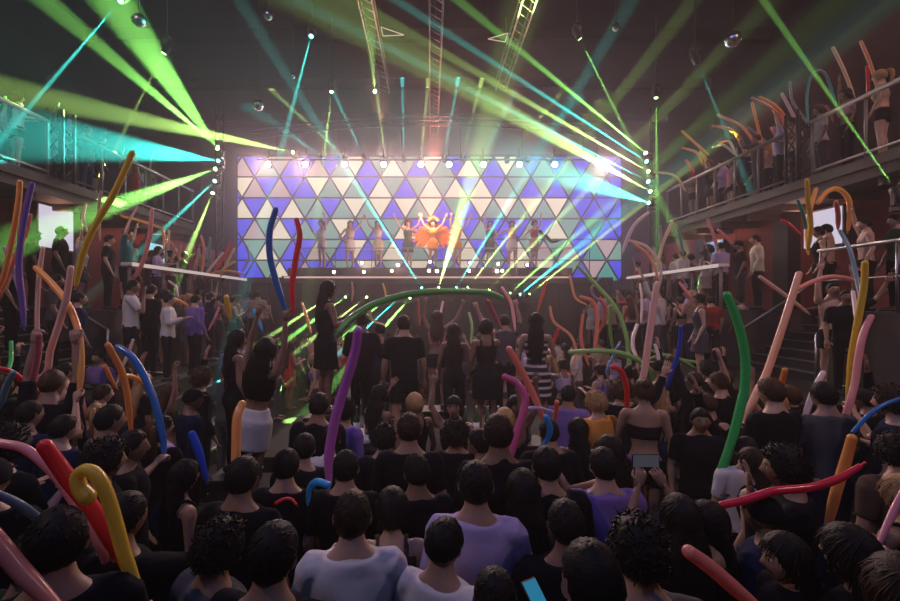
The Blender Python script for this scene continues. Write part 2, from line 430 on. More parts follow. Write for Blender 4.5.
# row on the arch truss above the light wall, pointing up
nth = ['leftmost', 'second', 'third', 'fourth', 'fifth', 'sixth', 'seventh', 'eighth', 'ninth', 'tenth', 'eleventh', 'rightmost']
for k, (x0, y0, x1, y1, c) in enumerate(((321,156,308,147,T),(345,157,311,126,YG),(364,157,347,121,T),(385,157,380,117,YG),(404,157,403,113,T),(421,157,425,116,YG),
        (444,157,452,113,T),(462,157,473,114,YG),(482,158,494,134,T),(507,158,531,129,YG),(527,158,539,144,T),(551,158,561,147,YG))):
    beam((x0,y0,15.6), (x1,y1,16.1), 3, c, 1.15, ('%s of the row of thin beam lamps above the triangle wall' % nth[k]) if k in (0, 11) else ('%s from the left in the row of thin beam lamps above the triangle wall' % nth[k]), lens=10, size=.8)
# lasers in the stage front
struct('trim_1', B(-3.7, 3.6, 14.45, 15.0, 2.60, 2.64), M['stage'])
for (sp, tp, wp, c, b, lb) in (
    ((438,290,14.6), (486,130,11.5), 30, YG, .9, 'laser lamp at the middle of the stage front with the widest upright green beam'),
    ((423,290,14.6), (352,178,12), 7, T, 1.2, 'laser lamp at the stage front with a teal beam leaning left'),
    ((455,290,14.6), (510,200,13), 6, T, 1.4, 'laser lamp at the stage front with a thin teal beam leaning right'),
    ((466,290,14.6), (543,192,13), 7, YG, 1.1, 'laser lamp with a thin green beam crossing the dancers right of the middle'),
    ((487,292,14.6), (572,205,13), 7, YG, 1.0, 'laser lamp with a thin green beam reaching the dancers at the right end'),
    ((508,295,14.6), (570,240,13), 6, G, 1.2, 'laser lamp with a faint green beam before the right stage edge'),
    ((527,296,14.6), (640,206,12.5), 7, YG, 1.0, 'laser lamp with a green beam rising over the right end of the light wall'),
    ((518,296,14.6), (560,262,13), 5, T, 1.2, 'laser lamp with a short teal beam at the right of the stage front'),
    ((411,297,14.6), (362,352,11), 8, G, .5, 'laser lamp at the stage front with a green beam down to the left'),
    ((400,297,14.6), (338,354,10.7), 6, T, .4, 'laser lamp at the stage front with a teal beam down to the left'),
    ((388,297,14.6), (318,360,10.7), 8, G, .45, 'laser lamp with a green beam falling onto the raised women'),
    ((368,296,14.6), (295,352,10.7), 7, YG, .45, 'laser lamp with a yellow green beam falling to the left crowd'),
    ((347,296,14.6), (280,345,11), 7, G, .45, 'laser lamp at the left of the stage front with a green beam'),
    ((330,296,14.6), (272,335,11.5), 6, YG, .35, 'leftmost laser lamp of the stage front')):
    beam(sp, tp, wp, c, b, lb, lens=14, size=.7)

# white par cans under the arch
def par(loc, label):
    root = empty('par_can_lamp', loc); d = Vector((0, -1, -.12)).normalized()
    bm = bmesh.new(); loft(bm, [(*(d*-.2), .05, .05), (*(d*-.17), .09, .09), (*(d*0), .11, .11), (*(d*.1), .12, .12)], 14)
    obj('can', bm, M['can'], root, True)
    bm = bmesh.new(); loft(bm, [(*(d*.09), .105, .105), (*(d*.115), .08, .08)], 14); obj('lens', bm, lensmat((1, .93, .9), 60), root, True)
    bm = bmesh.new()
    for s in (-1, 1): bar(bm, (.13*s, 0, 0), (.1*s, 0, .3), .012)
    bar(bm, (-.1, 0, .3), (.1, 0, .3), .012); bar(bm, (0, 0, .3), (0, 0, .62), .02); obj('bracket', bm, M['can'], root)
    tag(root, label, 'stage light', 'white lamps over the light wall')
    light('SPOT', 'par_light', Vector(loc) + d*.14, (0, -1, -.55), (1, .66, .60), 540, spot_size=math.radians(85), spot_blend=1, shadow_soft_size=.06)
xs = (269, 306, 345, 384, 421, 449, 483, 519, 554, 597)
for k, x in enumerate(xs):
    nm = 'leftmost' if k == 0 else 'rightmost' if k == 9 else nth[k] + ' from the left'
    par(P(x, 165, 15.3), '%s of the ten glaring white lamps hung over the light wall' % nm)

# arch truss, curved pipe and ceiling trusses
e = empty('arch_truss', (0, 15.3, 0)); tag(e, 'arched steel lighting truss hung above the stage', 'truss')
def archz(x): return 9.15 - .012*x*x
for dy, dz in ((-.15, 0), (.15, 0), (0, -.26)):
    bm = bmesh.new(); loft(bm, [(-6.4+k*.4, dy, archz(-6.4+k*.4)+dz, .025, .025) for k in range(33)], 6, side=(0, 1, 0)); obj('chord', bm, M['truss'], e, True)
bm = bmesh.new()
for k in range(32):
    x = -6.4+k*.4
    for dy in (-.15, .15): bar(bm, (x, dy, archz(x)), (x+.4, 0, archz(x+.4)-.26), .01, 4)
obj('lattice', bm, M['truss'], e)
e = empty('lamp_pipe', (0, 15.45, 0)); tag(e, 'straight dark pipe carrying the white lamps and thin beam lamps', 'pipe')
bm = bmesh.new(); bar(bm, (-6.2, 0, 7.72), (6.2, 0, 7.72), .035); obj('pipe', bm, M['can'], e, True)
for k in range(6):
    bm = bmesh.new(); bar(bm, (-5.5+k*2.2, 0, 7.72), (-5.5+k*2.2, 0, 8.85), .012); obj('hanger', bm, M['can'], e)
for i, (x, y0, y1, z, lb) in enumerate(((-1.5, 4, 14.2, 9.5, 'pink lit box truss along the ceiling, left one of three'), (.15, 4, 18.0, 9.5, 'pink and red lit box truss along the middle of the ceiling'), (2.3, 4, 14.0, 9.5, 'pink lit box truss along the ceiling, right one of three'))):
    e = empty('ceiling_truss', (x, 0, z)); tag(e, lb, 'truss', 'ceiling trusses')
    for dx in (-.16, .16):
        for dz in (0, .3):
            bm = bmesh.new(); bar(bm, (dx, y0, dz), (dx, y1, dz), .024); obj('chord', bm, M['truss'], e, True)
    bm = bmesh.new(); y = y0
    while y < y1-.2:
        bar(bm, (-.16, y, 0), (.16, y+.3, 0), .012, 4); bar(bm, (-.16, y, 0), (-.16, y+.3, .3), .012, 4); bar(bm, (.16, y, .3), (.16, y+.3, 0), .012, 4); y += .3
    obj('lattice', bm, M['truss'], e)
    for k in range(3):
        yy = y0+1+(y1-y0-2)*k/2; bm = bmesh.new(); bar(bm, (0, yy, .3), (0, yy, ZC-z), .01, 4); obj('hanger', bm, M['truss'], e)
    light('SPOT', 'truss_uplight', (x, y1-.5, z-1.2), (0, -1, .22), (1, .22, .14) if i == 1 else (1, .42, .28), 700 if i == 1 else 420, spot_size=math.radians(40), spot_blend=.8, shadow_soft_size=.05)
# light towers
for s, xx, lb in ((-1, -6.95, 'dark steel tower left of the stage carrying the green and teal beam lamps'), (1, 7.4, 'dark steel tower right of the stage carrying the green and teal beam lamps')):
    e = empty('light_tower', (xx, 14.2, 0)); tag(e, lb, 'tower', 'light towers')
    for dx in (-.12, .12):
        bm = bmesh.new(); bar(bm, (dx, 0, 2.4), (dx, 0, 9.0), .03); obj('upright', bm, M['can'], e, True)
    bm = bmesh.new()
    for k in range(22): bar(bm, (-.12, 0, 2.4+k*.3), (.12, 0, 2.7+k*.3), .012, 4)
    obj('lattice', bm, M['can'], e)
# triangle outline lamps and mirror balls below the ceiling
for (a, b, c, y, lb) in (((381,27),(383,36),(404,35),10.5,'small glowing triangle outline under the ceiling, left of the middle truss'), ((488,39),(508,33),(505,42),10.5,'small glowing triangle outline under the ceiling, right of the middle truss')):
    pts = [P(*q, y) for q in (a, b, c)]; e = empty('triangle_lamp', pts[0]); tag(e, lb, 'lamp', 'triangle lamps')
    bm = bmesh.new()
    for i in range(3): bar(bm, pts[i]-pts[0], pts[(i+1)%3]-pts[0], .012)
    obj('tube', bm, emit('triangle_glow', (1, .75, .55), .5), e)
    bm = bmesh.new(); bar(bm, (0, 0, 0), (0, 0, ZC-pts[0].z), .006, 4); obj('cord', bm, M['can'], e)
for (x, y, Y, r, lb) in ((139,20,8,.12,'mirror ball hanging in the wide green beam'), (268,15,9,.1,'small mirror ball under the ceiling, left of the thin teal beam'), (258,105,11,.14,'mirror ball hanging above the left light tower'), (733,39,8,.14,'mirror ball hanging before the right balcony'), (616,27,9,.08,'small mirror ball beside the green ceiling beam'), (293,76,11,.06,'tiny mirror ball over the left of the stage')):
    p = P(x, y, Y); e = empty('mirror_ball', p); tag(e, lb, 'mirror ball', 'mirror balls')
    bm = bmesh.new(); bmesh.ops.create_uvsphere(bm, u_segments=20, v_segments=12, radius=r); obj('ball', bm, M['mirror'], e)
    bm = bmesh.new(); bar(bm, (0, 0, r), (0, 0, ZC-p.z), .006, 4); obj('cord', bm, M['can'], e)

# ------------------------------------------------------------- washes of the room and added fills
light('AREA', 'screen_glow', (0, 17.7, 6.4), (0, -1, -.05), (.72, .60, 1), 200, shape='RECTANGLE', size=16, size_y=4.5)
light('AREA', 'violet_wash', (-2.5, 3.0, 10.3), (.2, .25, -1), (.42, .28, 1), 60, shape='RECTANGLE', size=3, size_y=2)
light('AREA', 'rear_blue_fill', (0, -1.5, 8.5), (0, 1, -.9), (.08, .30, 1), 110, shape='RECTANGLE', size=8, size_y=2)  # unseen fill added behind the camera to lift the blacks towards navy
light('SPOT', 'pink_house_light_left', (-6.5, .5, 9.8), (.55, .8, -1), (1, .68, .58), 820, spot_size=math.radians(95), spot_blend=1, shadow_soft_size=.15)
light('SPOT', 'pink_house_light_right', (6.8, .5, 9.8), (-.35, .8, -1), (1, .68, .58), 820, spot_size=math.radians(95), spot_blend=1, shadow_soft_size=.15)
for s in (-1, 1):
    for y in (5, 9.2, 12.4):
        light('POINT', 'lounge_fill', (7.9*s, y, 4.4), None, (1, .45, .32), 9, shadow_soft_size=.08)  # unseen warm fill, added to light the red walls
    light('AREA', 'balcony_fill', (9*s, 9, 8.0), (0, 0, -1), (1, .42, .36) if s > 0 else (.15, .7, .55), 50 if s < 0 else 75, shape='RECTANGLE', size=1, size_y=9)  # unseen overhead fill, stronger on the right to brighten the balloons
light('POINT', 'stage_warm', (0, 15.5, 5.9), None, (1, .42, .26), 220, shadow_soft_size=.2)
# ------------------------------------------------------------- people
M['skin'] = pbr('skin', (.4, .25, .18), .5, scale=30, var=.1, objcol=True, spec=.4)
M['eye'] = pbr('eye_white', (.6, .58, .55), .2, var=0); M['iris'] = pbr('iris', (.02, .012, .01), .1, var=0)
M['lip'] = pbr('lips', (.30, .08, .07), .4, var=.1); M['brow'] = pbr('brow_hair', (.02, .014, .01), .7)
M['hair'] = pbr('hair', (.02, .015, .012), .55, bump=.3, scale=120, var=.4, objcol=True, spec=.16)
M['cloth'] = pbr('cloth', (.1, .1, .1), .85, bump=.35, scale=14, var=.10, objcol=True, sheen=0, spec=.10)
M['shoe'] = pbr('shoe_leather', (.02, .02, .02), .4)
mt, t, N, L = nt('striped_cloth'); out = N.new('ShaderNodeOutputMaterial'); b = N.new('ShaderNodeBsdfPrincipled'); tc = N.new('ShaderNodeTexCoord')
sx = N.new('ShaderNodeSeparateXYZ'); mm = N.new('ShaderNodeMath'); mm.operation = 'MULTIPLY'; mm.inputs[1].default_value = 10.5; fr = N.new('ShaderNodeMath'); fr.operation = 'FRACT'
gt = N.new('ShaderNodeMath'); gt.operation = 'GREATER_THAN'; gt.inputs[1].default_value = .62; mx = N.new('ShaderNodeMix'); mx.data_type = 'RGBA'
mx.inputs[6].default_value = (.012, .012, .018, 1); mx.inputs[7].default_value = (.6, .5, .5, 1); b.inputs['Roughness'].default_value = .85
L.new(tc.outputs['Object'], sx.inputs[0]); L.new(sx.outputs[2], mm.inputs[0]); L.new(mm.outputs[0], fr.inputs[0]); L.new(fr.outputs[0], gt.inputs[0]); L.new(gt.outputs[0], mx.inputs[0]); L.new(mx.outputs[2], b.inputs['Base Color']); L.new(b.outputs[0], out.inputs[0])
M['stripe'] = mt
M['paper'] = pbr('phone_case', (.02, .02, .022), .3)

# arm poses: elbow and wrist of the right arm, in body space (the left arm is mirrored)
ARMS = {'down': ((.25, -.02, 1.14), (.26, .09, .89)),
        'up': ((.27, .07, 1.64), (.22, .12, 1.90)),
        'high': ((.21, .04, 1.69), (.17, .05, 1.97)),
        'bend': ((.27, .04, 1.16), (.15, .29, 1.25)),
        'phone': ((.22, .24, 1.42), (.09, .34, 1.68)),
        'wide': ((.37, .03, 1.60), (.47, .07, 1.86)),
        'front': ((.24, .24, 1.30), (.24, .46, 1.50)),
        'hips': ((.38, -.10, 1.16), (.21, .05, .99)),
        'face': ((.26, .18, 1.17), (.09, .20, 1.50)),
        'side': ((.42, -.02, 1.30), (.62, .08, 1.18))}
def arm_rows(pose, s, r=1.0, fem=False):
    el, wr = ARMS[pose]
    up = el[2] > 1.5
    sh = (.165 if fem else .185, 0, 1.41 + (.03 if up else 0))
    k = .86 if fem else 1.0
    el = (el[0]-(.02 if fem else 0), el[1], el[2]); wr = (wr[0]-(.015 if fem else 0), wr[1], wr[2])
    c = Vector((.10, 0, 1.39)); sh = Vector(sh); el = Vector(el); wr = Vector(wr)
    rows = [(*c, .05, .05), (*sh, .058*k, .06*k), (*sh.lerp(el, .35), .050*k, .052*k), (*sh.lerp(el, .8), .041*k, .041*k), (*el, .039*k, .039*k),
            (*el.lerp(wr, .3), .040*k, .038*k), (*el.lerp(wr, .75), .030*k, .027*k), (*wr, .027*k, .021*k)]
    return [(x*s, y, z, a*r, b_*r) for x, y, z, a, b_ in rows]
def resample(rows, n=3):
    return [tuple(q) for q in crom([list(r) for r in rows], n)]
def hand(bm, el, wr, s, grip, k=1.0):
    el = Vector(el); wr = Vector(wr); d = (wr-el).normalized()
    w_ = d.cross(Vector((0, 1, 0))) if abs(d.y) < .8 else d.cross(Vector((0, 0, 1)))
    w_.normalize(); w_ = -w_ * s; nrm = d.cross(w_)              # w_ across the palm to the thumb side, nrm palm normal
    if nrm.y > 0: nrm = -nrm
    nrm = -nrm
    kn = wr + d*.085*k
    loft(bm, [(*(wr-d*.02), .024*k, .019*k), (*(wr+d*.02), .034*k, .017*k), (*(wr+d*.055), .041*k, .016*k), (*kn, .038*k, .012*k)], 10, side=w_)
    for i, ln in enumerate((.068, .078, .073, .058)):
        p = kn - d*.012 + w_*(.028-.0188*i)*k; dd = d + w_*(.09-.06*i); rows = [(*p, .0088*k, .0088*k)]
        for j in range(3):
            ang = (.15, .95)[grip]*(.55, 1.25, .9)[j]
            dd = (dd*math.cos(ang) + nrm*math.sin(ang)).normalized()
            p = p + dd*ln*k*(.45, .32, .25)[j]; rows.append((*p, .0082*k-.0007*j, .0082*k-.0007*j))
            nrm_ = nrm
            nrm = (nrm - dd*nrm.dot(dd)).normalized() if nrm.cross(dd).length > .05 else nrm
        nrm = d.cross(w_); nrm = -nrm if nrm.y > 0 else nrm; nrm = -nrm
        loft(bm, rows, 6, side=w_, round_ends=True)
    p = wr + d*.025*k + w_*.026*k; q = p + (d*.55 + w_*(.8 - .45*grip) + nrm*(.15+.55*grip))*.036*k; r_ = q + (d*.85 + w_*(.25-.5*grip) + nrm*(.05+.4*grip))*.032*k
    loft(bm, [(*p, .013*k, .013*k), (*q, .0105*k, .0105*k), (*r_, .0085*k, .0085*k)], 7, side=w_, round_ends=True)
    return wr + d*.075*k + nrm*.022*k

def head_geo(bm, hc, yaw=0, pitch=0, fem=False):
    rot = Matrix.Rotation(yaw, 3, 'Z') @ Matrix.Rotation(pitch, 3, 'X')
    U, V = 28, 22; rings = []
    def shape(th, ph):
        x = math.sin(ph)*math.sin(th); y = math.sin(ph)*math.cos(th); z = math.cos(ph)
        rx, ry, rz = .079, .099, .118
        if fem: rx *= .95; ry *= .95
        lo = max(0, -z)
        rx *= 1 - .30*lo**1.4; ryy = ry*(1 - .26*lo**1.6) if y > 0 else ry*(1 - .42*lo**1.2)
        v = Vector((x*rx, y*ryy, z*rz))
        f = max(0, y)
        if y > 0:
            v.y -= .006*math.exp(-((abs(x)-.36)/.16)**2 - ((z-.03)/.13)**2)*1.6      # eye sockets
            v.y += .004*math.exp(-((z-.2)/.09)**2)*f                                  # brow
            v.y += .023*math.exp(-(x/.10)**2)*math.exp(-((z+.19)/.13)**2)*f            # nose
            v.y += .008*math.exp(-(x/.08)**2)*math.exp(-((z-.0)/.14)**2)*f
            v.y += .006*math.exp(-(x/.26)**2)*math.exp(-((z+.50)/.07)**2)              # lips
            v.y += .008*math.exp(-(x/.3)**2)*math.exp(-((z+.83)/.14)**2)               # chin
            v.x *= 1 + .05*math.exp(-((z+.08)/.2)**2)
        return v
    top = bm.verts.new(hc + rot @ shape(0, 0)); bot = bm.verts.new(hc + rot @ shape(0, PI))
    for j in range(1, V):
        rings.append([bm.verts.new(hc + rot @ shape(2*PI*i/U, PI*j/V)) for i in range(U)])
    for i in range(U):
        f = bm.faces.new((top, rings[0][(i+1)%U], rings[0][i])); f.smooth = True
        f = bm.faces.new((bot, rings[-1][i], rings[-1][(i+1)%U])); f.smooth = True
        for a, b_ in zip(rings, rings[1:]):
            f = bm.faces.new((a[i], a[(i+1)%U], b_[(i+1)%U], b_[i])); f.smooth = True
            c = sum((v.co for v in f.verts), Vector())/4 - hc; c = rot.transposed() @ c
            if c.y > .05 and abs(c.x) < .026 and -.066 < c.z < -.050: f.material_index = 2
    for s in (-1, 1):
        e = hc + rot @ Vector((s*.073, -.004, -.004))
        ax = rot @ Vector((s*.35, .5, 0)).normalized()
        loft(bm, [tuple(e + rot @ Vector((s*(.001+.010*t), -.010*t, .0))) + (.011+.007*t, .022+.008*t) for t in (0, .5, 1)], 10, side=rot @ Vector((0, 1, 0)))
        c = hc + rot @ Vector((s*.029, .077, .004))
        for rr, off, mi in ((.0125, 0, 1), (.0062, .0085, 3)):
            r0 = bmesh.ops.create_uvsphere(bm, u_segments=8, v_segments=6, radius=rr, matrix=Matrix.Translation(c + rot @ Vector((0, off, 0))))
            for v in r0['verts']:
                for f in v.link_faces: f.material_index = mi; f.smooth = True
        bp = [hc + rot @ Vector((s*x, y, z)) for x, y, z in ((.014, .093, .021), (.030, .089, .027), (.046, .078, .022))]
        loft(bm, [(*bp[0], .004, .003), (*bp[1], .0045, .003), (*bp[2], .002, .002)], 6, side=(0, 0, 1), mi=4)

def remesh(bm, vox, smooth=2, dis=0.0, dsc=6.0, seed=0):
    me = bpy.data.meshes.new('tmp'); bm.to_mesh(me); bm.free()
    o = bpy.data.objects.new('tmp', me); COL.objects.link(o)
    md = o.modifiers.new('r', 'REMESH'); md.mode = 'VOXEL'; md.voxel_size = vox; md.use_smooth_shade = True
    sm = o.modifiers.new('s', 'SMOOTH'); sm.iterations = smooth; sm.factor = .6
    dg = bpy.context.evaluated_depsgraph_get(); me2 = bpy.data.meshes.new_from_object(o.evaluated_get(dg))
    bpy.data.objects.remove(o); bpy.data.meshes.remove(me)
    b2 = bmesh.new(); b2.from_mesh(me2); bpy.data.meshes.remove(me2)
    if dis:
        b2.normal_update()
        off = Vector((seed*3.1, seed*1.7, 0))
        for v in b2.verts:
            v.co += v.normal * dis * noise.noise(Vector((v.co.x*dsc, v.co.y*dsc, v.co.z*dsc*.6)) + off)
    for f in b2.faces: f.smooth = True
    return b2
HEAD = Vector((0, .03, 1.622))
CACHE = {}
def torso_rows(fem, g=0.0):
    if fem: rr = [(.80,.10,.09,0),(.88,.168,.122,-.008),(.95,.165,.115,-.005),(1.06,.118,.09,0),(1.12,.115,.088,.004),(1.22,.14,.108,.012),(1.28,.148,.118,.016),(1.36,.155,.098,.004),(1.42,.142,.08,-.004),(1.455,.095,.064,-.006),(1.49,.060,.052,-.004),(1.53,.050,.05,0)]
    else: rr = [(.80,.11,.09,0),(.88,.165,.115,-.005),(.97,.158,.112,-.002),(1.08,.148,.102,0),(1.20,.166,.112,.004),(1.30,.182,.118,.006),(1.38,.186,.102,0),(1.435,.155,.086,-.008),(1.47,.112,.074,-.010),(1.51,.075,.064,-.006),(1.54,.062,.060,-.002)]
    return [(0, y, z, a+g, b_+g) for z, a, b_, y in rr]
def body_mesh(fem, pr, pl, grip, yaw, pitch=0):
    key = ('body', fem, pr, pl, grip, yaw, pitch)
    if key in CACHE: return CACHE[key]
    bm = bmesh.new()
    loft(bm, resample(torso_rows(fem)), 20, round_ends=True)
    nk = .047 if fem else .058
    loft(bm, resample([(0, -.012, 1.42, .07, .06), (0, -.006, 1.49, nk+.004, nk+.004), (0, .006, 1.56, nk, nk), (0, .012, 1.61, nk, nk)]), 14)
    k = .95 if fem else 1
    for s in (-1, 1):
        loft(bm, resample([(.085*s, -.01, .92, .095*k, .10*k), (.092*s, 0, .80, .088*k, .09*k), (.095*s, .005, .66, .072*k, .075*k), (.098*s, .005, .50, .055*k, .056*k), (.10*s, -.012, .38, .054*k, .056*k),
                           (.10*s, -.012, .24, .042*k, .044*k), (.10*s, -.01, .10, .032*k, .035*k), (.10*s, 0, .05, .035*k, .04*k)]), 14, round_ends=True)
        loft(bm, resample([(.10*s, -.05, .04, .033, .03), (.102*s, .02, .045, .036, .035), (.108*s, .10, .03, .042, .026), (.11*s, .16, .022, .034, .018)]), 12, side=(1, 0, 0), round_ends=True)
        loft(bm, resample(arm_rows(pr if s > 0 else pl, s, 1, fem)), 12, round_ends=True)
    b2 = remesh(bm, .0135)
    head_geo(b2, HEAD, yaw, pitch, fem)
    tips = {}
    for s, p in ((1, pr), (-1, pl)):
        r = arm_rows(p, s, 1, fem)
        tips[s] = hand(b2, r[4][:3], r[7][:3], s, 1 if (grip >> (0 if s > 0 else 1)) & 1 else 0, .92 if fem else 1.05)
    me = bpy.data.meshes.new('person'); b2.to_mesh(me); b2.free()
    for m in ('skin', 'eye', 'lip', 'iris', 'brow'): me.materials.append(M[m])
    CACHE[key] = (me, tips); return CACHE[key]
def top_mesh(fem, pr, pl, kind):
    key = ('top', fem, pr, pl, kind)
    if key in CACHE: return CACHE[key]
    g = {'tee': .016, 'shirt': .022, 'tank': .009, 'crop': .009, 'dress': .012, 'jacket': .024, 'tube': .010}[kind]
    lo = {'crop': 1.14, 'tube': 1.16, 'dress': .86, 'shirt': .84}.get(kind, .87)
    hi = {'tank': 1.40, 'crop': 1.40, 'tube': 1.33, 'dress': 1.38}.get(kind, 1.475)
    bm = bmesh.new(); rows = [r for r in resample(torso_rows(fem, g), 4) if lo <= r[2] <= hi]
    if kind in ('shirt', 'jacket', 'tee'): rows = [(x, y, z, max(a, .15 if fem and z < 1.2 else (.172 if z < 1.2 else a)), max(b_, .115) if z < 1.25 else b_) for x, y, z, a, b_ in rows]
    if kind == 'dress': rows = [(0, .0, .60, .205, .16), (0, 0, .70, .200, .15)] + [(x, y, z, max(a, .197 if z < .96 else a), max(b_, .138 if z < .96 else b_)) for x, y, z, a, b_ in rows]
    loft(bm, rows, 22)
    if kind in ('shirt', 'jacket', 'tee') :
        loft(bm, [(0, -.010, 1.44, .085, .08), (0, -.004, 1.50, .063 if fem else .072, .066)], 16)
    if kind in ('tank', 'crop', 'dress'):
        for s in (-1, 1): loft(bm, resample([(.085*s, .085, 1.33, .02, .012), (.095*s, .07, 1.42, .018, .012), (.085*s, 0, 1.475, .018, .012), (.085*s, -.07, 1.42, .018, .012), (.08*s, -.09, 1.33, .02, .012)]), 8)
    if kind in ('tee', 'shirt', 'jacket'):
        for s in (-1, 1):
            r = resample(arm_rows(pr if s > 0 else pl, s, 1, fem)); n = len(r)
            cut = r[:int(n*.46)] if kind == 'tee' else r[:int(n*.93)]
            cut = [(x, y, z, a+g*.75, b_+g*.75) for x, y, z, a, b_ in cut]
            if kind != 'tee': cut[-1] = cut[-1][:3] + (cut[-1][3]+.005, cut[-1][4]+.005)
            loft(bm, cut, 12)
    b2 = remesh(bm, .0125, 2, .011 if kind in ('shirt', 'tee', 'jacket') else .004, 9, len(CACHE))
    me = bpy.data.meshes.new(kind); b2.to_mesh(me); b2.free(); me.materials.append(M['cloth'])
    CACHE[key] = me; return me
def bottom_mesh(fem, kind):
    key = ('bot', fem, kind)
    if key in CACHE: return CACHE[key]
    bm = bmesh.new(); k = .95 if fem else 1
    if kind != 'skirt': loft(bm, [(0, -.004, .755, .10, .075), (0, -.004, .80, .14, .11), (0, -.004, .86, .165, .125)], 20)
    if kind == 'trousers':
        loft(bm, [r for r in resample(torso_rows(fem, .014)) if .78 <= r[2] <= 1.0], 20)
        for s in (-1, 1):
            loft(bm, resample([(.085*s, -.01, .92, .10*k, .108*k), (.092*s, 0, .78, .096*k, .1*k), (.095*s, .005, .64, .082*k, .085*k), (.098*s, .005, .48, .070*k, .07*k), (.10*s, -.01, .28, .063*k, .065*k), (.10*s, -.01, .09, .058*k, .06*k)]), 14)
    elif kind == 'shorts':
        loft(bm, [r for r in resample(torso_rows(fem, .014)) if .78 <= r[2] <= 1.0], 20)
        for s in (-1, 1): loft(bm, resample([(.085*s, -.01, .92, .105*k, .112*k), (.092*s, 0, .80, .104*k, .108*k), (.098*s, 0, .64 if not fem else .74, .10*k, .104*k)]), 14)
    else:   # skirt
        loft(bm, [(0, 0, .66, .190, .145), (0, -.004, .76, .198, .142)] + [(x, y, z, max(a, .198 if z < .96 else a), max(b_, .14 if z < .96 else b_)) for x, y, z, a, b_ in resample(torso_rows(fem, .018)) if .85 <= z <= 1.08], 22)
    b2 = remesh(bm, .0145, 2, .005, 10, len(CACHE))
    me = bpy.data.meshes.new(kind); b2.to_mesh(me); b2.free(); me.materials.append(M['cloth'])
    CACHE[key] = me; return me
def hair_mesh(kind, yaw, pitch=0):
    key = ('hair', kind, yaw, pitch)
    if key in CACHE: return CACHE[key]
    rot = Matrix.Rotation(yaw, 3, 'Z') @ Matrix.Rotation(pitch, 3, 'X')
    bm = bmesh.new(); U, V = 40, 28; rings = []; seed = len(CACHE)
    th_ = {'short': .011, 'crop': .006, 'curly': .028, 'afro': .05, 'long': .016, 'bun': .010, 'ponytail': .011, 'bob': .022, 'cap': .015, 'wavy': .022}[kind]
    base = .2 if kind in ('long', 'bob', 'wavy') else 0
    def shape(th, ph):
        x = math.sin(ph)*math.sin(th); y = math.sin(ph)*math.cos(th); z = math.cos(ph)
        # how low the hair reaches for this heading (y forward)
        front = .42; back = -.62 if kind not in ('long', 'bob', 'wavy') else -.95
        side_ = -.02 if kind in ('short', 'crop', 'cap', 'bun', 'ponytail') else -.45
        a = abs(math.atan2(x, y)) / PI
        low = front if a < .22 else (front + (side_-front)*(a-.22)/.2 if a < .42 else side_ + (back-side_)*min(1, (a-.42)/.3))
        if kind == 'cap': low = .12 if a < .3 else max(low, -.15)
        inside = z < low
        d = th_*(1.0 if not inside else -1)
        fade = min(1, max(0, (z-low)/.16)); d = -.012 + (th_+.012)*fade**.6
        if not inside and kind in ('curly', 'afro'):
            d += th_*.35*noise.noise(Vector((x, y, z))*7 + Vector((seed, 0, 0)))
        elif not inside and kind != 'cap':
            d += .006*noise.noise(Vector((x*9, y*9, z*3)) + Vector((seed, 0, 0)))
        lo = max(0, -z)
        return Vector((x*(.081*(1-.26*lo)+d), y*(.101*(1-.30*lo)+d), z*.118 + (d*z if z > 0 else d*z*.6)))
    hc = HEAD
    top = bm.verts.new(hc + rot @ shape(0, 0)); bot = bm.verts.new(hc + rot @ Vector((0, 0, -.09)))
    for j in range(1, V): rings.append([bm.verts.new(hc + rot @ shape(2*PI*i/U, PI*j/V)) for i in range(U)])
    for i in range(U):
        bm.faces.new((top, rings[0][(i+1)%U], rings[0][i])); bm.faces.new((bot, rings[-1][i], rings[-1][(i+1)%U]))
        for a, b_ in zip(rings, rings[1:]): bm.faces.new((a[i], a[(i+1)%U], b_[(i+1)%U], b_[i]))
    if kind != 'cap':                                    # locks of hair lying over the shell
        rr = random.Random(seed)
        nl = {'crop': 0, 'short': 420, 'curly': 520, 'afro': 620}.get(kind, 320)
        for _ in range(nl):
            ph = math.acos(1 - rr.random()*1.45); th = rr.uniform(0, 2*PI)
            v = shape(th, ph); c0 = Vector((0, 0, 0)); nrm = v.normalized()
            if v.length < Vector((math.sin(ph)*math.sin(th)*.081, math.sin(ph)*math.cos(th)*.101, math.cos(ph)*.118)).length + .004: continue
            if v.y > .045 and v.z < .075: continue
            crown = Vector((0, -.055, .115)); fl_ = (v - crown); fl_ -= nrm*fl_.dot(nrm)
            if fl_.length < 1e-3: fl_ = Vector((1, 0, 0))
            fl_.normalize(); jit = Vector((rr.uniform(-1, 1), rr.uniform(-1, 1), rr.uniform(-1, 1)))
            if kind in ('curly', 'afro'): d0 = (nrm*.9 + jit*.9).normalized(); ln = rr.uniform(.018, .038); wd = .0075
            elif kind == 'short': d0 = (fl_*1.0 + nrm*.26 + jit*.30).normalized(); ln = rr.uniform(.014, .028); wd = .0056
            else: d0 = (fl_ + Vector((0, 0, -.25)) + nrm*.06 + jit*.10).normalized(); ln = rr.uniform(.05, .09); wd = .0055
            p0 = v - nrm*.004; pts = []
            for t in (0, .45, 1):
                q = p0 + d0*ln*t - nrm*(ln*.32*t*t if kind != 'afro' else 0) + (jit*ln*.25*t*t if kind in ('curly', 'afro') else Vector())
                pts.append((*(hc + rot @ q), wd*(1-.9*t)+.0006, wd*.55*(1-.9*t)+.0005))
            loft(bm, pts, 5, side=rot @ d0.cross(nrm), caps=False)
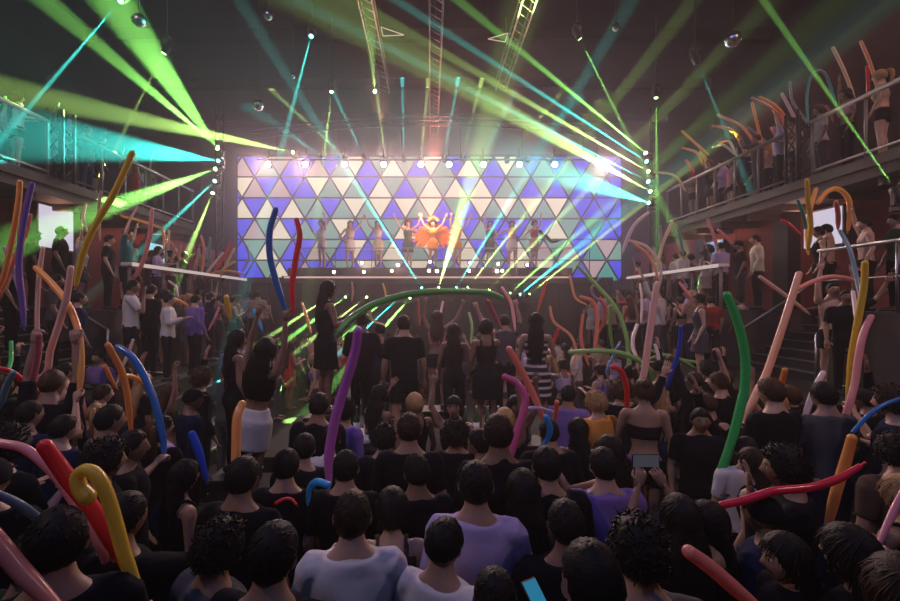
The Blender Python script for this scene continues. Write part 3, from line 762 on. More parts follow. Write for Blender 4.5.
    if kind in ('long', 'wavy'):
        ln = .36 if kind == 'long' else .22; w_ = .085 if kind == 'long' else .10
        rows = [(0, -.045, .03, .078, .06), (0, -.075, -.07, w_, .052), (0, -.10, -.16, w_+.014, .046), (0, -.125, -.18-ln*.5, w_+.008, .034), (0, -.118, -.18-ln, .05, .018)]
        rows = [tuple(HEAD + Vector((x, y, z))) + (a, b_) for x, y, z, a, b_ in rows]
        STR = []; q = resample(rows, 5); rg = loft(bm, q, 30, side=(1, 0, 0), round_ends=True)
        for ri, ring in enumerate(rg):
            for kk, v in enumerate(ring):
                v.co.x += .006*math.sin(ri*.9 + kk*1.3) if kind == 'wavy' else 0
                if kk == 0 and ri > 6 and ri < len(rg)-4 and ri % 1 == 0:
                    rr = random.Random(seed*100+ri)
                    for _ in range(16):
                        a_ = rr.uniform(0, 2*PI); b0 = ring[int(a_/(2*PI)*30) % 30].co.copy(); dn = Vector((rr.uniform(-.12, .12), rr.uniform(-.08, .08), -1)); L3 = rr.uniform(.06, .12)
                        out_ = (b0 - sum((u.co for u in ring), Vector())/30).normalized()
                        STR.append([(*(b0 + out_*.001), .005, .003), (*(b0 + out_*.006 + dn*L3*.5), .004, .0026), (*(b0 + out_*.002 + dn*L3), .0007, .0006)])
                v.co += Vector((0, 1, 0))*.007*noise.noise(Vector((v.co.x*70, seed, v.co.z*6)))
    if kind in ('long', 'wavy'):
        for st_ in STR: loft(bm, st_, 5, caps=False)
    if kind == 'bun':
        c = hc + rot @ Vector((0, -.085, .085)); bmesh.ops.create_uvsphere(bm, u_segments=14, v_segments=10, radius=.045, matrix=Matrix.Translation(c))
    if kind == 'ponytail':
        rows = [tuple(hc + rot @ Vector(p)) + (a, a) for p, a in (((0, -.09, .07), .022), ((0, -.15, .06), .03), ((0, -.175, -.03), .032), ((0, -.165, -.14), .026), ((0, -.15, -.25), .010))]
        loft(bm, resample(rows, 4), 12, round_ends=True)
    if kind == 'cap':
        rows = [tuple(hc + rot @ Vector((0, y, z))) + (a, .006) for y, z, a in ((.06, .045, .07), (.11, .038, .072), (.15, .03, .055), (.17, .026, .03))]
        loft(bm, rows, 14, side=rot @ Vector((1, 0, 0)))
    me = bpy.data.meshes.new('hair'); bm.to_mesh(me); bm.free()
    for p in me.polygons: p.use_smooth = True
    me.materials.append(M['cloth' if kind == 'cap' else 'hair'])
    CACHE[key] = me; return me
def shoe_mesh():
    if 'shoe' in CACHE: return CACHE['shoe']
    bm = bmesh.new()
    for s in (-1, 1):
        loft(bm, resample([(.10*s, -.075, .045, .036, .04), (.102*s, 0, .05, .042, .046), (.108*s, .10, .038, .049, .034), (.11*s, .185, .03, .036, .022)]), 14, side=(1, 0, 0), round_ends=True)
    me = bpy.data.meshes.new('shoes'); bm.to_mesh(me); bm.free()
    for p in me.polygons: p.use_smooth = True
    me.materials.append(M['shoe']); CACHE['shoe'] = me; return me

SKINS = [(.42, .25, .18), (.50, .31, .23), (.30, .17, .11), (.22, .12, .08), (.36, .21, .15)]
HAIRC = {'black': (.010, .008, .008), 'dark brown': (.030, .017, .011), 'brown': (.07, .035, .018), 'blonde': (.42, .26, .12)}
CLC = {'black': (.005, .006, .010), 'white': (.62, .60, .62), 'grey': (.07, .07, .085), 'navy': (.008, .015, .05), 'purple': (.20, .13, .42), 'red': (.45, .04, .04), 'orange': (.62, .26, .05),
       'brown': (.08, .05, .035), 'teal': (.03, .16, .18), 'pink': (.6, .28, .33), 'beige': (.4, .3, .22), 'blue': (.06, .16, .42), 'dark green': (.02, .06, .035), 'lilac': (.42, .34, .58), 'cream': (.6, .52, .4)}
PEOPLE = []
def add(me, name, parent, col):
    o = bpy.data.objects.new(name, me); COL.objects.link(o); o.parent = parent; o.color = (*col, 1); return o
def person(x, y, z=0, face=0, h=1.72, fem=False, pr='down', pl='down', grip=0, yaw=0, pitch=0, hair='short', hc='black', top='tee', tc='black', bot='trousers', bc='black', skin=None, extra='', lean=(0, 0), stripe=False, label=None, zone='', mat_top=None):
    """face: heading in degrees, 0 looks at the stage, positive turns to the left"""
    me, tips = body_mesh(fem, pr, pl, grip, yaw, pitch)
    skin = skin or R.choice(SKINS)
    o = bpy.data.objects.new('person', me); COL.objects.link(o); o.color = (*skin, 1)
    s = h/1.755; o.scale = (s, s, s); o.location = (x, y, z); o.rotation_euler = (math.radians(lean[0]), math.radians(lean[1]), math.radians(face))
    add(hair_mesh(hair, yaw, pitch), 'cap' if hair == 'cap' else 'hair', o, HAIRC[hc] if hair != 'cap' else CLC['black'])
    if top:
        tm = top_mesh(fem, pr, pl, top)
        if stripe:
            tm = tm.copy(); tm.materials.clear(); tm.materials.append(M['stripe'])
        add(tm, {'tee': 'tshirt', 'tank': 'tank_top', 'crop': 'crop_top', 'tube': 'crop_top'}.get(top, top), o, CLC[tc])
    if bot and not (top == 'dress'):
        add(bottom_mesh(fem, bot), bot, o, CLC[bc])
    if z > 0 or y < 4: add(shoe_mesh(), 'shoes', o, (.02, .02, .02))
    o['category'] = 'person'
    # world positions of the palms
    m = Matrix.LocRotScale(o.location, o.rotation_euler, o.scale)
    pal = {k: m @ v for k, v in tips.items()}
    hd = m @ HEAD
    if label: o['label'] = label
    PEOPLE.append(dict(o=o, p=pal, hd=hd, fem=fem, hair=hair, hc=hc, top=top, tc=tc, bot=bot, pr=pr, pl=pl, zone=zone, face=face, x=x, y=y, z=z, stripe=stripe))
    return o, pal
def at_head(px, py, hw, **k):
    """someone on the floor whose head is seen at px, py and hw pixels wide"""
    y = k.pop('Y', None) or .185*F/hw; z0 = k.get('z', 0)
    hz = CZ + (CY-py)/F*y
    h = (hz-z0)/HEAD.z*1.755
    k['h'] = min(1.95, max(1.45, h)); k['z'] = z0
    return person((px-CX)/F*y, y, **k)
# ------------------------------------------------------------- balloons
mb, t, N, L = nt('balloon_latex'); out = N.new('ShaderNodeOutputMaterial'); b = N.new('ShaderNodeBsdfPrincipled'); oi = N.new('ShaderNodeObjectInfo')
b.inputs['Roughness'].default_value = .28; b.inputs['Coat Weight'].default_value = .4; b.inputs['Coat Roughness'].default_value = .15
tr = N.new('ShaderNodeBsdfTranslucent'); mx = N.new('ShaderNodeMixShader'); mx.inputs[0].default_value = .28
L.new(oi.outputs['Color'], b.inputs['Base Color']); L.new(oi.outputs['Color'], tr.inputs['Color']); L.new(b.outputs[0], mx.inputs[1]); L.new(tr.outputs[0], mx.inputs[2]); L.new(mx.outputs[0], out.inputs[0])
BC = {'purple': (.72, .26, .74), 'orange': (1, .50, .14), 'peach': (.95, .55, .34), 'yellow': (.90, .66, .08), 'pink': (.92, .42, .40), 'pale pink': (.95, .66, .60), 'white': (.90, .78, .78),
      'red': (.90, .06, .07), 'crimson': (.80, .03, .08), 'green': (.06, .62, .16), 'dark green': (.14, .50, .13), 'light green': (.35, .68, .22), 'blue': (.02, .20, .60), 'royal blue': (.02, .13, .80), 'sky blue': (.05, .50, .95),
      'grey blue': (.22, .36, .45), 'magenta': (.75, .16, .38), 'rose': (.75, .30, .34), 'salmon': (.95, .36, .26), 'lilac': (.62, .50, .78), 'cream': (.9, .75, .5), 'teal': (.05, .45, .45), 'grey': (.45, .50, .50), 'black': (.02, .015, .02), 'violet': (.25, .12, .45)}
LAND = []            # (short unique name, pixel points)
BAL = []
def balloon(c, w, Y, pts, short, extra, tilt=None, hold=None, lowend=-1, grp=None):
    """pts: pixels along the balloon; Y: its distance; hold: what the body below looks like"""
    n = len(pts); tilt = R.uniform(-.10, .10) if tilt is None else tilt
    yy = Y
    q = []
    for i, (px, py) in enumerate(pts):
        k = i/(n-1) - (1.0 if lowend == -1 else 0.0)
        q.append(tuple(P(px, py, yy*(1 + tilt*k))) )
    q = [tuple(v) for v in crom([list(v) for v in q], 8)]
    r = w/F*yy/2; L_ = [Vector(v) for v in q]
    s = [0]
    for a, b_ in zip(L_, L_[1:]): s.append(s[-1] + (b_-a).length)
    tot = s[-1]; rows = []
    org = L_[-1] if lowend == -1 else L_[0]
    for v, d in zip(L_, s):
        dn = (tot-d) if lowend == -1 else d            # distance from the knotted end
        rr = r*min(1, .62 + .38*min(1, dn/.16)) * (1 - .10*max(0, (dn-.75*tot)/(.25*tot)))
        if short.startswith('thick yellow'): rr *= 1 + .38*max(0, 1 - (tot-dn)/.10)
        v = v - org; rows.append((*v, rr, rr))
    bm = bmesh.new(); loft(bm, rows, 14, side=(L_[1]-L_[0]).orthogonal(), round_ends=True)
    o = obj('long_balloon', bm, mb, None, True, BC[c]); o.location = org
    d = (Vector(rows[-1][:3])-Vector(rows[-2][:3])).normalized() if lowend == -1 else (Vector(rows[0][:3])-Vector(rows[1][:3])).normalized()
    bm = bmesh.new(); r0 = r*.62
    loft(bm, [(*(d*r0*.6), r0*.6, r0*.6), (*(d*(r0*1.1)), r*.22, r*.22), (*(d*(r0*1.1+r*.25)), r*.36, r*.36), (*(d*(r0*1.1+r*.5)), r*.2, r*.2), (*(d*(r0*1.1+r*.95)), r*.38, r*.38)], 8, side=d.orthogonal())
    obj('knot', bm, mb, o, True, BC[c])
    tag(o, '%s %s' % (short, extra), 'balloon', grp or 'long modelling balloons')
    LAND.append((short, pts)); BAL.append(o)
    if hold is not None: holder(org, rows, lowend, hold)
    return o
NEAR = []
def holder(t, rows, lowend, k):
    z0 = k.pop('z', 0); k = dict(k)
    best = None
    for ps, pz in (('bend', 1.27), ('front', 1.56), ('phone', 1.74), ('wide', 1.93), ('up', 1.99), ('high', 2.06)):
        for fem in (False, True):
            hh = (t.z - z0)/pz*1.755
            pen = abs(hh-(1.66 if fem else 1.74))
            if best is None or pen < best[0]: best = (pen, ps, fem, hh)
    _, ps, fem, hh = best
    fem = k.pop('fem', fem); hh = min(1.92, max(1.50, hh)); s = 1 if R.random() < .6 else -1
    other = k.pop('other', R.choice(['down', 'down', 'bend', ps]))
    if 'side' in k: s = k.pop('side')
    pr, pl = (ps, other) if s > 0 else (other, ps)
    grip = (1 if s > 0 else 2) | (3 if other == ps else 0)
    me, tips = body_mesh(fem, pr, pl, grip, 0)
    f = k.pop('face', R.choice([0, 15, -15, 30, -30])); m = Matrix.Rotation(math.radians(f), 3, 'Z')
    off = m @ (tips[s]*(hh/1.755))
    px, py = t.x-off.x, t.y-off.y
    st = style(fem)
    st.update(k)
    person(px, py, z0, f, hh, fem, pr, pl, grip, **st)
    NEAR.append((px, py))
def style(fem):
    u = R.random()
    st = dict(hair=R.choice(['long', 'long', 'wavy', 'bob', 'bun', 'ponytail']) if fem else R.choice(['short', 'short', 'crop', 'short', 'curly', 'cap', 'afro']),
              hc=R.choice(['black', 'black', 'dark brown', 'brown'] + (['blonde'] if fem else [])),
              top=R.choice(['tank', 'tee', 'crop', 'dress', 'tube']) if fem else R.choice(['tee', 'tee', 'shirt', 'jacket']),
              tc=R.choice(['black']*7 + ['navy', 'navy', 'grey', 'white', 'brown', 'dark green', 'purple']),
              bot=R.choice(['skirt', 'trousers', 'shorts']) if fem else 'trousers', bc=R.choice(['black', 'navy', 'black', 'grey']))
    if st['top'] == 'crop' and st['bot'] == 'trousers': pass
    return st
b_ = balloon
H = dict
T12 = dict(z=1.2); TR = dict(z=2.4); BAL5 = dict(z=5.0)
# left foreground and left middle
b_('pink', 9, 1.9, [(-10,440),(0,443),(27,450),(57,477),(83,517),(103,553),(110,580)], 'pink arc balloon at the lower left', 'bending over dark heads', hold=H(tc='black', fem=False), tilt=0)
b_('red', 14, 1.9, [(45,446),(67,477),(93,510),(113,543),(127,568)], 'thick red balloon', 'lying behind the yellow curled balloon', tilt=.1)
b_('yellow', 13, 1.65, [(87,497),(80,488),(78,476),(86,470),(97,476),(107,495),(116,525),(126,560),(143,603)], 'thick yellow curled balloon', 'with its end turned to the camera', hold=H(tc='black'), tilt=0)
b_('grey blue', 8, 1.9, [(-8,492),(20,505),(42,522),(60,538)], 'dull grey blue balloon', 'low at the left edge', tilt=.1)
b_('salmon', 17, 1.4, [(-14,528),(0,545),(20,570),(50,601),(62,615)], 'thickest salmon balloon', 'in the bottom left corner', tilt=0)
b_('orange', 5, 4.6, [(20,182),(18,205),(13,235),(5,272),(-2,292)], 'orange balloon beside the tall purple one', 'at the left edge', hold=H())
b_('violet', 5.5, 4.4, [(32,184),(26,210),(21,240),(19,268),(22,300),(24,326)], 'tall dark purple balloon', 'rising at the left edge', hold=H(tc='grey'))
b_('salmon', 4, 5, [(30,215),(24,238),(12,265),(2,292)], 'coral balloon crossing behind the dark purple one', 'at the left edge')
b_('lilac', 4, 5, [(5,248),(13,268),(19,292)], 'short lilac balloon', 'at the left edge under the terrace')
b_('pale pink', 4, 5.2, [(43,248),(39,275),(37,320),(39,345)], 'straight pale pink upright balloon', 'next to the terrace bar end', hold=H())
b_('orange', 6.5, 3.9, [(36,268),(53,285),(70,308),(79,335),(81,365),(79,393)], 'big bowed orange balloon', 'arching down from the left rail', hold=H(tc='navy'))
b_('pale pink', 6, 4.2, [(71,268),(66,300),(57,330),(50,352),(48,368),(42,376)], 'wavy pale pink balloon', 'crossing the bowed orange one', hold=H(tc='beige'))
b_('yellow', 6, 4.0, [(132,153),(124,172),(112,197),(97,222),(84,250),(76,285)], 'long yellow balloon before the left balcony', 'slanting up over the rail', hold=H())
b_('rose', 5.5, 4.2, [(39,335),(38,355),(33,378),(26,398),(16,420),(9,440)], 'dusty rose balloon', 'hanging down left of the bowed orange one', hold=H(tc='black'))
b_('green', 4, 4.8, [(11,342),(11,360),(7,373),(1,387)], 'short green balloon at the left edge', 'above the red one', hold=H())
b_('grey blue', 6, 3.9, [(13,373),(5,390),(-2,415)], 'short grey blue balloon', 'touching the red balloon at the left edge')
b_('crimson', 5, 4.2, [(-3,368),(13,373),(27,384),(46,397)], 'slanting red balloon at the left edge', 'behind the dusty rose one')
b_('orange', 6, 3.9, [(108,345),(116,360),(123,375),(128,400),(131,430)], 'orange balloon beside the big blue one', 'in the left crowd', hold=H(tc='black'))
b_('blue', 7, 3.5, [(118,347),(133,358),(147,382),(157,410),(163,440),(164,456)], 'big blue bowed balloon', 'in the left crowd', hold=H(tc='grey'))
b_('white', 3, 4.6, [(133,340),(129,352),(122,368),(117,383)], 'thin white balloon crossing the big blue one', 'in the left crowd')
b_('orange', 4.5, 4.4, [(120,376),(133,377),(146,385)], 'small flat orange balloon', 'behind the big blue bowed one')
b_('orange', 4, 4.4, [(105,366),(110,377),(116,387)], 'small slanting orange balloon', 'just under the tip of another orange one')
b_('rose', 3, 4.6, [(81,390),(84,405),(88,425),(89,450)], 'thin rose balloon', 'dangling below the bowed orange one', hold=H(tc='black'))
b_('royal blue', 8, 2.9, [(192,434),(199,452),(206,478)], 'short royal blue balloon', 'between dark heads', hold=H(tc='navy', hair='long', fem=True))
b_('orange', 9.5, 2.4, [(242,404),(237,418),(236,450),(236,475),(236,493)], 'upright orange balloon before the white skirt', 'in the crowd', hold=H(tc='black', fem=False, hair='short'))
b_('yellow', 5, 5.2, [(226,297),(228,306),(230,318)], 'short yellow balloon', 'behind the head of a long haired woman')
b_('sky blue', 4, 5.2, [(254,311),(258,320),(262,330)], 'short pale blue balloon', 'between the two raised women at the left')
# left terrace and balcony
b_('pink', 4, 9.5, [(152,210),(150,233),(145,255),(138,272),(128,283)], 'pink balloon hanging over the left ledge', 'beside the raised arms', tilt=.05)
b_('orange', 2.6, 9.8, [(118,210),(122,216),(137,220),(153,225),(163,231),(164,248)], 'thin orange bent balloon', 'under the left balcony')
b_('pale pink', 2.2, 9.6, [(137,207),(130,220),(125,232)], 'thin pale pink balloon', 'by the raised hand on the left terrace')
for c, pts, s_, e_ in (('cream', [(169,231),(168,250),(168,268)], 'cream upright balloon on the left terrace', 'above the ledge'), ('pink', [(172,243),(178,255),(184,274)], 'pink slanting balloon on the left terrace', 'crossing a peach one'),
        ('peach', [(181,246),(179,256),(184,268)], 'bent peach balloon on the left terrace', 'above the ledge'), ('light green', [(194,254),(187,260),(184,270)], 'small yellow green balloon on the left ledge', 'pointing right'),
        ('salmon', [(201,236),(204,250),(202,273)], 'tall salmon balloon on the left terrace', 'above the ledge'), ('grey blue', [(210,238),(209,257),(207,272)], 'grey blue balloon on the left terrace', 'right of a salmon one'),
        ('red', [(230,243),(225,255),(215,271)], 'red slanting balloon on the left terrace', 'near the stage'), ('white', [(223,253),(215,263),(206,274)], 'long white slanting balloon on the left terrace', 'near the stage'),
        ('peach', [(234,249),(227,263),(221,276)], 'peach slanting balloon on the left terrace', 'near the stage'), ('lilac', [(247,247),(249,258),(243,270)], 'curved lilac balloon', 'at the stage end of the left ledge'),
        ('cream', [(234,262),(227,266),(220,273)], 'tiny cream balloon', 'at the stage end of the left ledge'), ('orange', [(212,273),(227,271),(243,274)], 'flat orange balloon', 'lying along the left ledge')):
    b_(c, 2.6, 12.5, pts, s_, e_, tilt=.02, grp='balloons on the left terrace')
b_('orange', 3.2, 8.5, [(166,297),(177,300),(187,305)], 'small orange balloon behind the white shirted man', 'on the left tier')
b_('pink', 2.6, 8.5, [(219,308),(215,318),(209,329)], 'thin pink balloon', 'left of the short yellow one')
b_('white', 2.2, 9.5, [(169,281),(176,287),(178,296)], 'bent white balloon', 'in the crowd under the left ledge')
b_('cream', 3, 6.5, [(86,204),(83,217),(87,231)], 'pale yellow balloon in the green beam', 'on the left terrace')
b_('pale pink', 2.6, 6.8, [(101,192),(99,210),(100,239)], 'pale pink upright balloon in the green beam', 'on the left terrace')
b_('light green', 3, 8.0, [(5,97),(3,105),(-2,115)], 'yellow green balloon on the left balcony', 'at the picture edge')
b_('cream', 3, 9.0, [(21,100),(20,110),(19,120)], 'cream balloon on the left balcony', 'near the picture edge')
for i, (x, y) in enumerate(((55, 112), (83, 138), (100, 150), (120, 158), (150, 160))):
    b_(['grey', 'cream', 'light green', 'pale pink', 'grey'][i], 2.0, 9+i*.8, [(x+4, y-9), (x+1, y), (x, y+9)], ['grey', 'cream', 'yellow green', 'pale pink', 'pale grey'][i]+' balloon behind the left balcony rail', ['nearest the black column', 'in green light', 'in teal light', 'near its middle', 'near the stage end'][i], grp='balloons on the left balcony')
# middle
BL = b_('blue', 6.5, 3.95, [(275,199),(269,220),(269,245),(275,270),(285,302)], 'big blue balloon held high', 'by the woman in the white skirt', tilt=0)
RD = b_('red', 6, 4.0, [(288,211),(291,227),(287,250),(283,278),(284,303)], 'big red balloon held high', 'against the triangle wall', tilt=0)
b_('dark green', 7.5, 4.3, [(338,332),(353,317),(377,303),(410,294),(450,291),(487,293),(501,298)], 'long dark green arching balloon', 'stretched before the stage', tilt=.25, lowend=0)
b_('purple', 10, 2.4, [(358,331),(355,352),(345,385),(335,420),(329,455),(329,483)], 'thick upright purple balloon', 'over the crowd', hold=H(tc='black', fem=False, hair='short'))
b_('salmon', 7, 3.5, [(509,349),(520,368),(532,392),(540,410),(545,422)], 'salmon balloon leaning left', 'above a glossy blue one', hold=H(tc='black'))
b_('magenta', 8, 3.1, [(505,377),(517,383),(525,397),(523,413),(516,435),(507,470)], 'hooked magenta balloon', 'in the middle crowd', hold=H(tc='black'))
b_('salmon', 5, 4.2, [(557,402),(556,411),(554,422)], 'short coral balloon', 'right of the glossy blue one', hold=H(tc='black'))
b_('sky blue', 6, 3.3, [(546,417),(550,428),(548,438),(542,447)], 'glossy curved sky blue balloon', 'in the middle crowd', hold=H(tc='black'))
b_('sky blue', 7, 2.2, [(328,485),(317,482),(310,488),(308,501)], 'glossy hooked blue balloon', 'at the foot of the purple one')
b_('lilac', 4, 3.4, [(526,409),(538,408),(551,411)], 'flat lilac balloon', 'between magenta and coral ones')
b_('sky blue', 2.6, 5.2, [(374,387),(379,394),(385,403)], 'thin light blue balloon', 'before the bottle table')
b_('pink', 3.6, 6.0, [(502,288),(511,303),(515,329)], 'pink balloon over the striped woman', 'tilted left')
b_('rose', 4, 5.6, [(488,301),(494,313),(501,328)], 'dark rose balloon', 'behind the raised women')
b_('salmon', 3.2, 7.0, [(546,283),(542,296),(538,309)], 'coral balloon above the striped woman', 'before the stage')
b_('peach', 3, 7.0, [(550,307),(554,322),(570,335),(576,350),(574,366)], 'pale peach wavy balloon', 'right of the striped woman')
b_('red', 3, 7.2, [(558,330),(553,344),(549,352)], 'short red balloon by the striped woman', 'at her right elbow')
b_('pale pink', 2.8, 7.5, [(443,302),(440,318),(440,336)], 'thin pale pink balloon', 'between raised people, middle')
b_('light green', 2.8, 7.5, [(469,313),(472,326),(471,342)], 'thin pale green balloon', 'between two raised women')
b_('pink', 2.4, 8.0, [(418,300),(419,312),(420,325)], 'thin pink balloon', 'right of the man with broad shoulders')
b_('orange', 3, 6.5, [(302,303),(306,315),(311,332)], 'orange balloon by the long haired woman', 'left of her')
b_('cream', 2.5, 7.0, [(370,309),(372,320),(385,325)], 'small bent cream balloon', 'under the dark green arch')
b_('yellow', 2, 8.5, [(383,284),(385,291),(386,299)], 'tiny yellow balloon', 'under the stage edge')
b_('pale pink', 2.2, 8.5, [(352,283),(353,291),(352,300)], 'tiny pale pink balloon', 'above the dark green arch')
b_('salmon', 3.8, 6.8, [(581,297),(592,301),(597,313),(597,330),(594,352)], 'bowed salmon balloon', 'before the right end of the stage')
b_('salmon', 3.2, 7.0, [(583,315),(581,340),(588,364)], 'upright coral balloon', 'left of the bowed salmon one')
b_('peach', 2.8, 7.5, [(570,276),(575,297),(585,304)], 'peach hooked balloon', 'before the right end of the stage')
b_('lilac', 2.6, 8.0, [(600,278),(592,288),(594,296),(603,303)], 'curly lilac balloon', 'at the right end of the stage')
b_('light green', 4.2, 6.5, [(578,266),(600,289),(617,310),(627,340),(630,372)], 'long bowed light green balloon', 'falling from upper left', hold=H())
b_('light green', 4.6, 6.0, [(570,352),(600,351),(627,355),(650,370),(658,392)], 'flat light green balloon', 'bending down at its right end', hold=H())
b_('light green', 3, 7.5, [(650,350),(683,360),(722,365)], 'thin light green balloon', 'pointing at the right stairs')
b_('light green', 3, 7.2, [(640,366),(655,357),(672,356),(694,367)], 'thin arched green balloon', 'in the right crowd')
b_('light green', 3, 7.2, [(611,306),(610,328),(613,350)], 'thin upright yellow green balloon', 'left of the thick pale pink one')
b_('pale pink', 6.5, 4.8, [(657,284),(653,310),(648,345),(644,373),(638,394)], 'thick pale pink upright balloon', 'in the right crowd', hold=H(tc='grey'))
b_('white', 4, 6.2, [(637,325),(633,338),(633,348),(637,358)], 'short curved white balloon', 'left of the thick pale pink one', hold=H())
b_('royal blue', 4.2, 5.4, [(681,327),(679,350),(672,372),(666,390)], 'thin royal blue balloon', 'in the right crowd', hold=H())
b_('blue', 3, 6.6, [(620,342),(613,357),(606,372)], 'dark blue slanting balloon', 'in the right crowd')
b_('red', 5, 4.6, [(612,367),(621,371),(626,385),(627,400),(626,418)], 'hooked bright red balloon', 'in the right crowd', hold=H(fem=True, tc='black'))
b_('salmon', 3, 6.5, [(600,299),(605,308),(604,320),(600,331)], 'small bowed red balloon', 'near the right end of the stage')
b_('white', 2.6, 9.0, [(640,284),(642,300),(641,322)], 'thin white balloon', 'under the right ledge')
b_('pink', 3, 8.5, [(680,283),(686,291),(693,300)], 'short pink balloon', 'under the right ledge')
b_('white', 3.4, 6.6, [(655,345),(658,355),(659,368)], 'short white balloon', 'right of the thick pale pink one')
# right
b_('green', 8.5, 3.3, [(727,295),(738,323),(745,355),(745,385),(741,405),(732,440),(722,470),(717,489)], 'longest green balloon', 'bowing through the right crowd', hold=H(tc='black', fem=True, hair='long'))
b_('peach', 7, 4.2, [(799,274),(787,313),(767,372),(757,392),(743,423)], 'long straight peach balloon', 'leaning right', hold=H(tc='black'))
b_('pink', 4.5, 6.6, [(797,289),(812,282),(828,277),(845,278),(858,283)], 'flat pink arched balloon', 'above the shirtless man', tilt=.03)
b_('pale pink', 3.8, 7.2, [(760,277),(781,292),(808,313)], 'pale pink slanting balloon', 'before the right stairs', tilt=.03)
b_('yellow', 6, 4.2, [(865,263),(864,285),(858,320),(852,355),(850,380),(848,402)], 'tall yellow balloon at the right', 'beside a pink one', hold=H(tc='black'))
b_('pink', 6.5, 3.9, [(871,317),(863,335),(858,360),(855,382),(849,405),(840,434)], 'tall pink balloon at the right', 'crossing the yellow one', hold=H(tc='navy'))
b_('grey blue', 4, 5.2, [(840,231),(850,250),(857,280),(861,302)], 'pale grey blue balloon', 'leaning at the right terrace')
b_('white', 4, 5.4, [(853,292),(855,306),(856,320)], 'short white balloon beside the tall yellow one', 'at the right')
b_('yellow', 4, 7.4, [(807,180),(808,200),(811,225),(808,250)], 'yellow balloon on the right terrace', 'before the white screen')
b_('orange', 4, 7.4, [(816,189),(811,207),(807,230),(808,252)], 'orange balloon on the right terrace', 'crossing a yellow one')
b_('orange', 4.4, 7.3, [(818,203),(827,192),(838,189),(848,198),(850,213),(848,230)], 'orange hoop balloon', 'over the right terrace screen')
b_('teal', 3, 7.6, [(798,201),(804,217),(806,231)], 'teal balloon on the right terrace', 'left of the screen')
b_('rose', 4, 7.6, [(836,202),(838,214),(838,228)], 'dim rose balloon', 'inside the orange hoop')
b_('blue', 4, 3.2, [(853,432),(867,417),(882,406),(900,399),(915,396)], 'thin blue arching balloon', 'at the right edge', tilt=.02)
b_('orange', 9, 2.6, [(852,438),(846,460),(836,492),(827,529)], 'thick orange slanting balloon', 'at the lower right', hold=H(tc='black'))
b_('sky blue', 6.5, 3.0, [(906,436),(896,437),(892,447),(893,455),(897,462)], 'curled pale blue balloon', 'at the right edge', hold=H(tc='black', side=-1))
b_('rose', 7, 1.8, [(905,489),(891,517),(878,545)], 'rose balloon in the lower right', 'slanting at the picture edge', hold=H(tc='black'))
b_('crimson', 8, 2.2, [(722,505),(745,500),(770,492),(785,490),(813,487),(840,478),(860,466)], 'long flat crimson balloon', 'lying over the right crowd', tilt=.0)
b_('salmon', 15, 1.5, [(689,552),(710,567),(733,587),(752,603),(768,617)], 'thick salmon balloon', 'at the bottom edge right of centre', tilt=0)
b_('orange', 5, 4.4, [(785,370),(781,390),(782,413)], 'short orange balloon in the right crowd', 'upright', hold=H(tc='black'))
b_('white', 5.5, 4.2, [(823,373),(814,390),(807,410),(803,426)], 'pale slanting balloon in the right crowd', 'left of the tall pink one', hold=H(tc='grey'))
b_('violet', 6, 3.0, [(603,445),(620,453),(641,468)], 'dark violet balloon', 'lying behind the phone', tilt=.0)
b_('red', 4, 2.2, [(276,503),(284,499),(291,499),(296,504)], 'tiny red bent balloon', 'in the lower left crowd')
b_('white', 3.6, 9.5, [(648,213),(633,227),(623,251)], 'white curved balloon', 'before the right light tower', tilt=.02)
for c, pts, s_, e_ in (('white', [(627,240),(647,247),(660,265),(660,284)], 'white drooping balloon on the right terrace', 'at the stage end'), ('cream', [(672,222),(663,243),(657,268)], 'cream balloon leaning right on the terrace', 'at the stage end'),
        ('grey', [(660,227),(661,238),(662,251)], 'grey upright balloon on the right terrace', 'at the stage end'), ('peach', [(633,243),(650,257),(658,278)], 'tan bent balloon on the right terrace', 'at the stage end'),
        ('grey blue', [(678,230),(681,241),(683,254)], 'grey blue balloon on the right terrace', 'before the blue screen'), ('rose', [(708,220),(715,240),(722,268)], 'long rose balloon on the right terrace', 'above the ledge'),
        ('pink', [(718,230),(726,237),(734,246)], 'short pink balloon on the right terrace', 'against the red wall'), ('crimson', [(782,220),(791,226),(800,234)], 'short red balloon on the right terrace', 'before the white screen')):
    b_(c, 3.0, 11.0 if pts[0][0] < 750 else 8.6, pts, s_, e_, tilt=.02, grp='balloons on the right terrace')
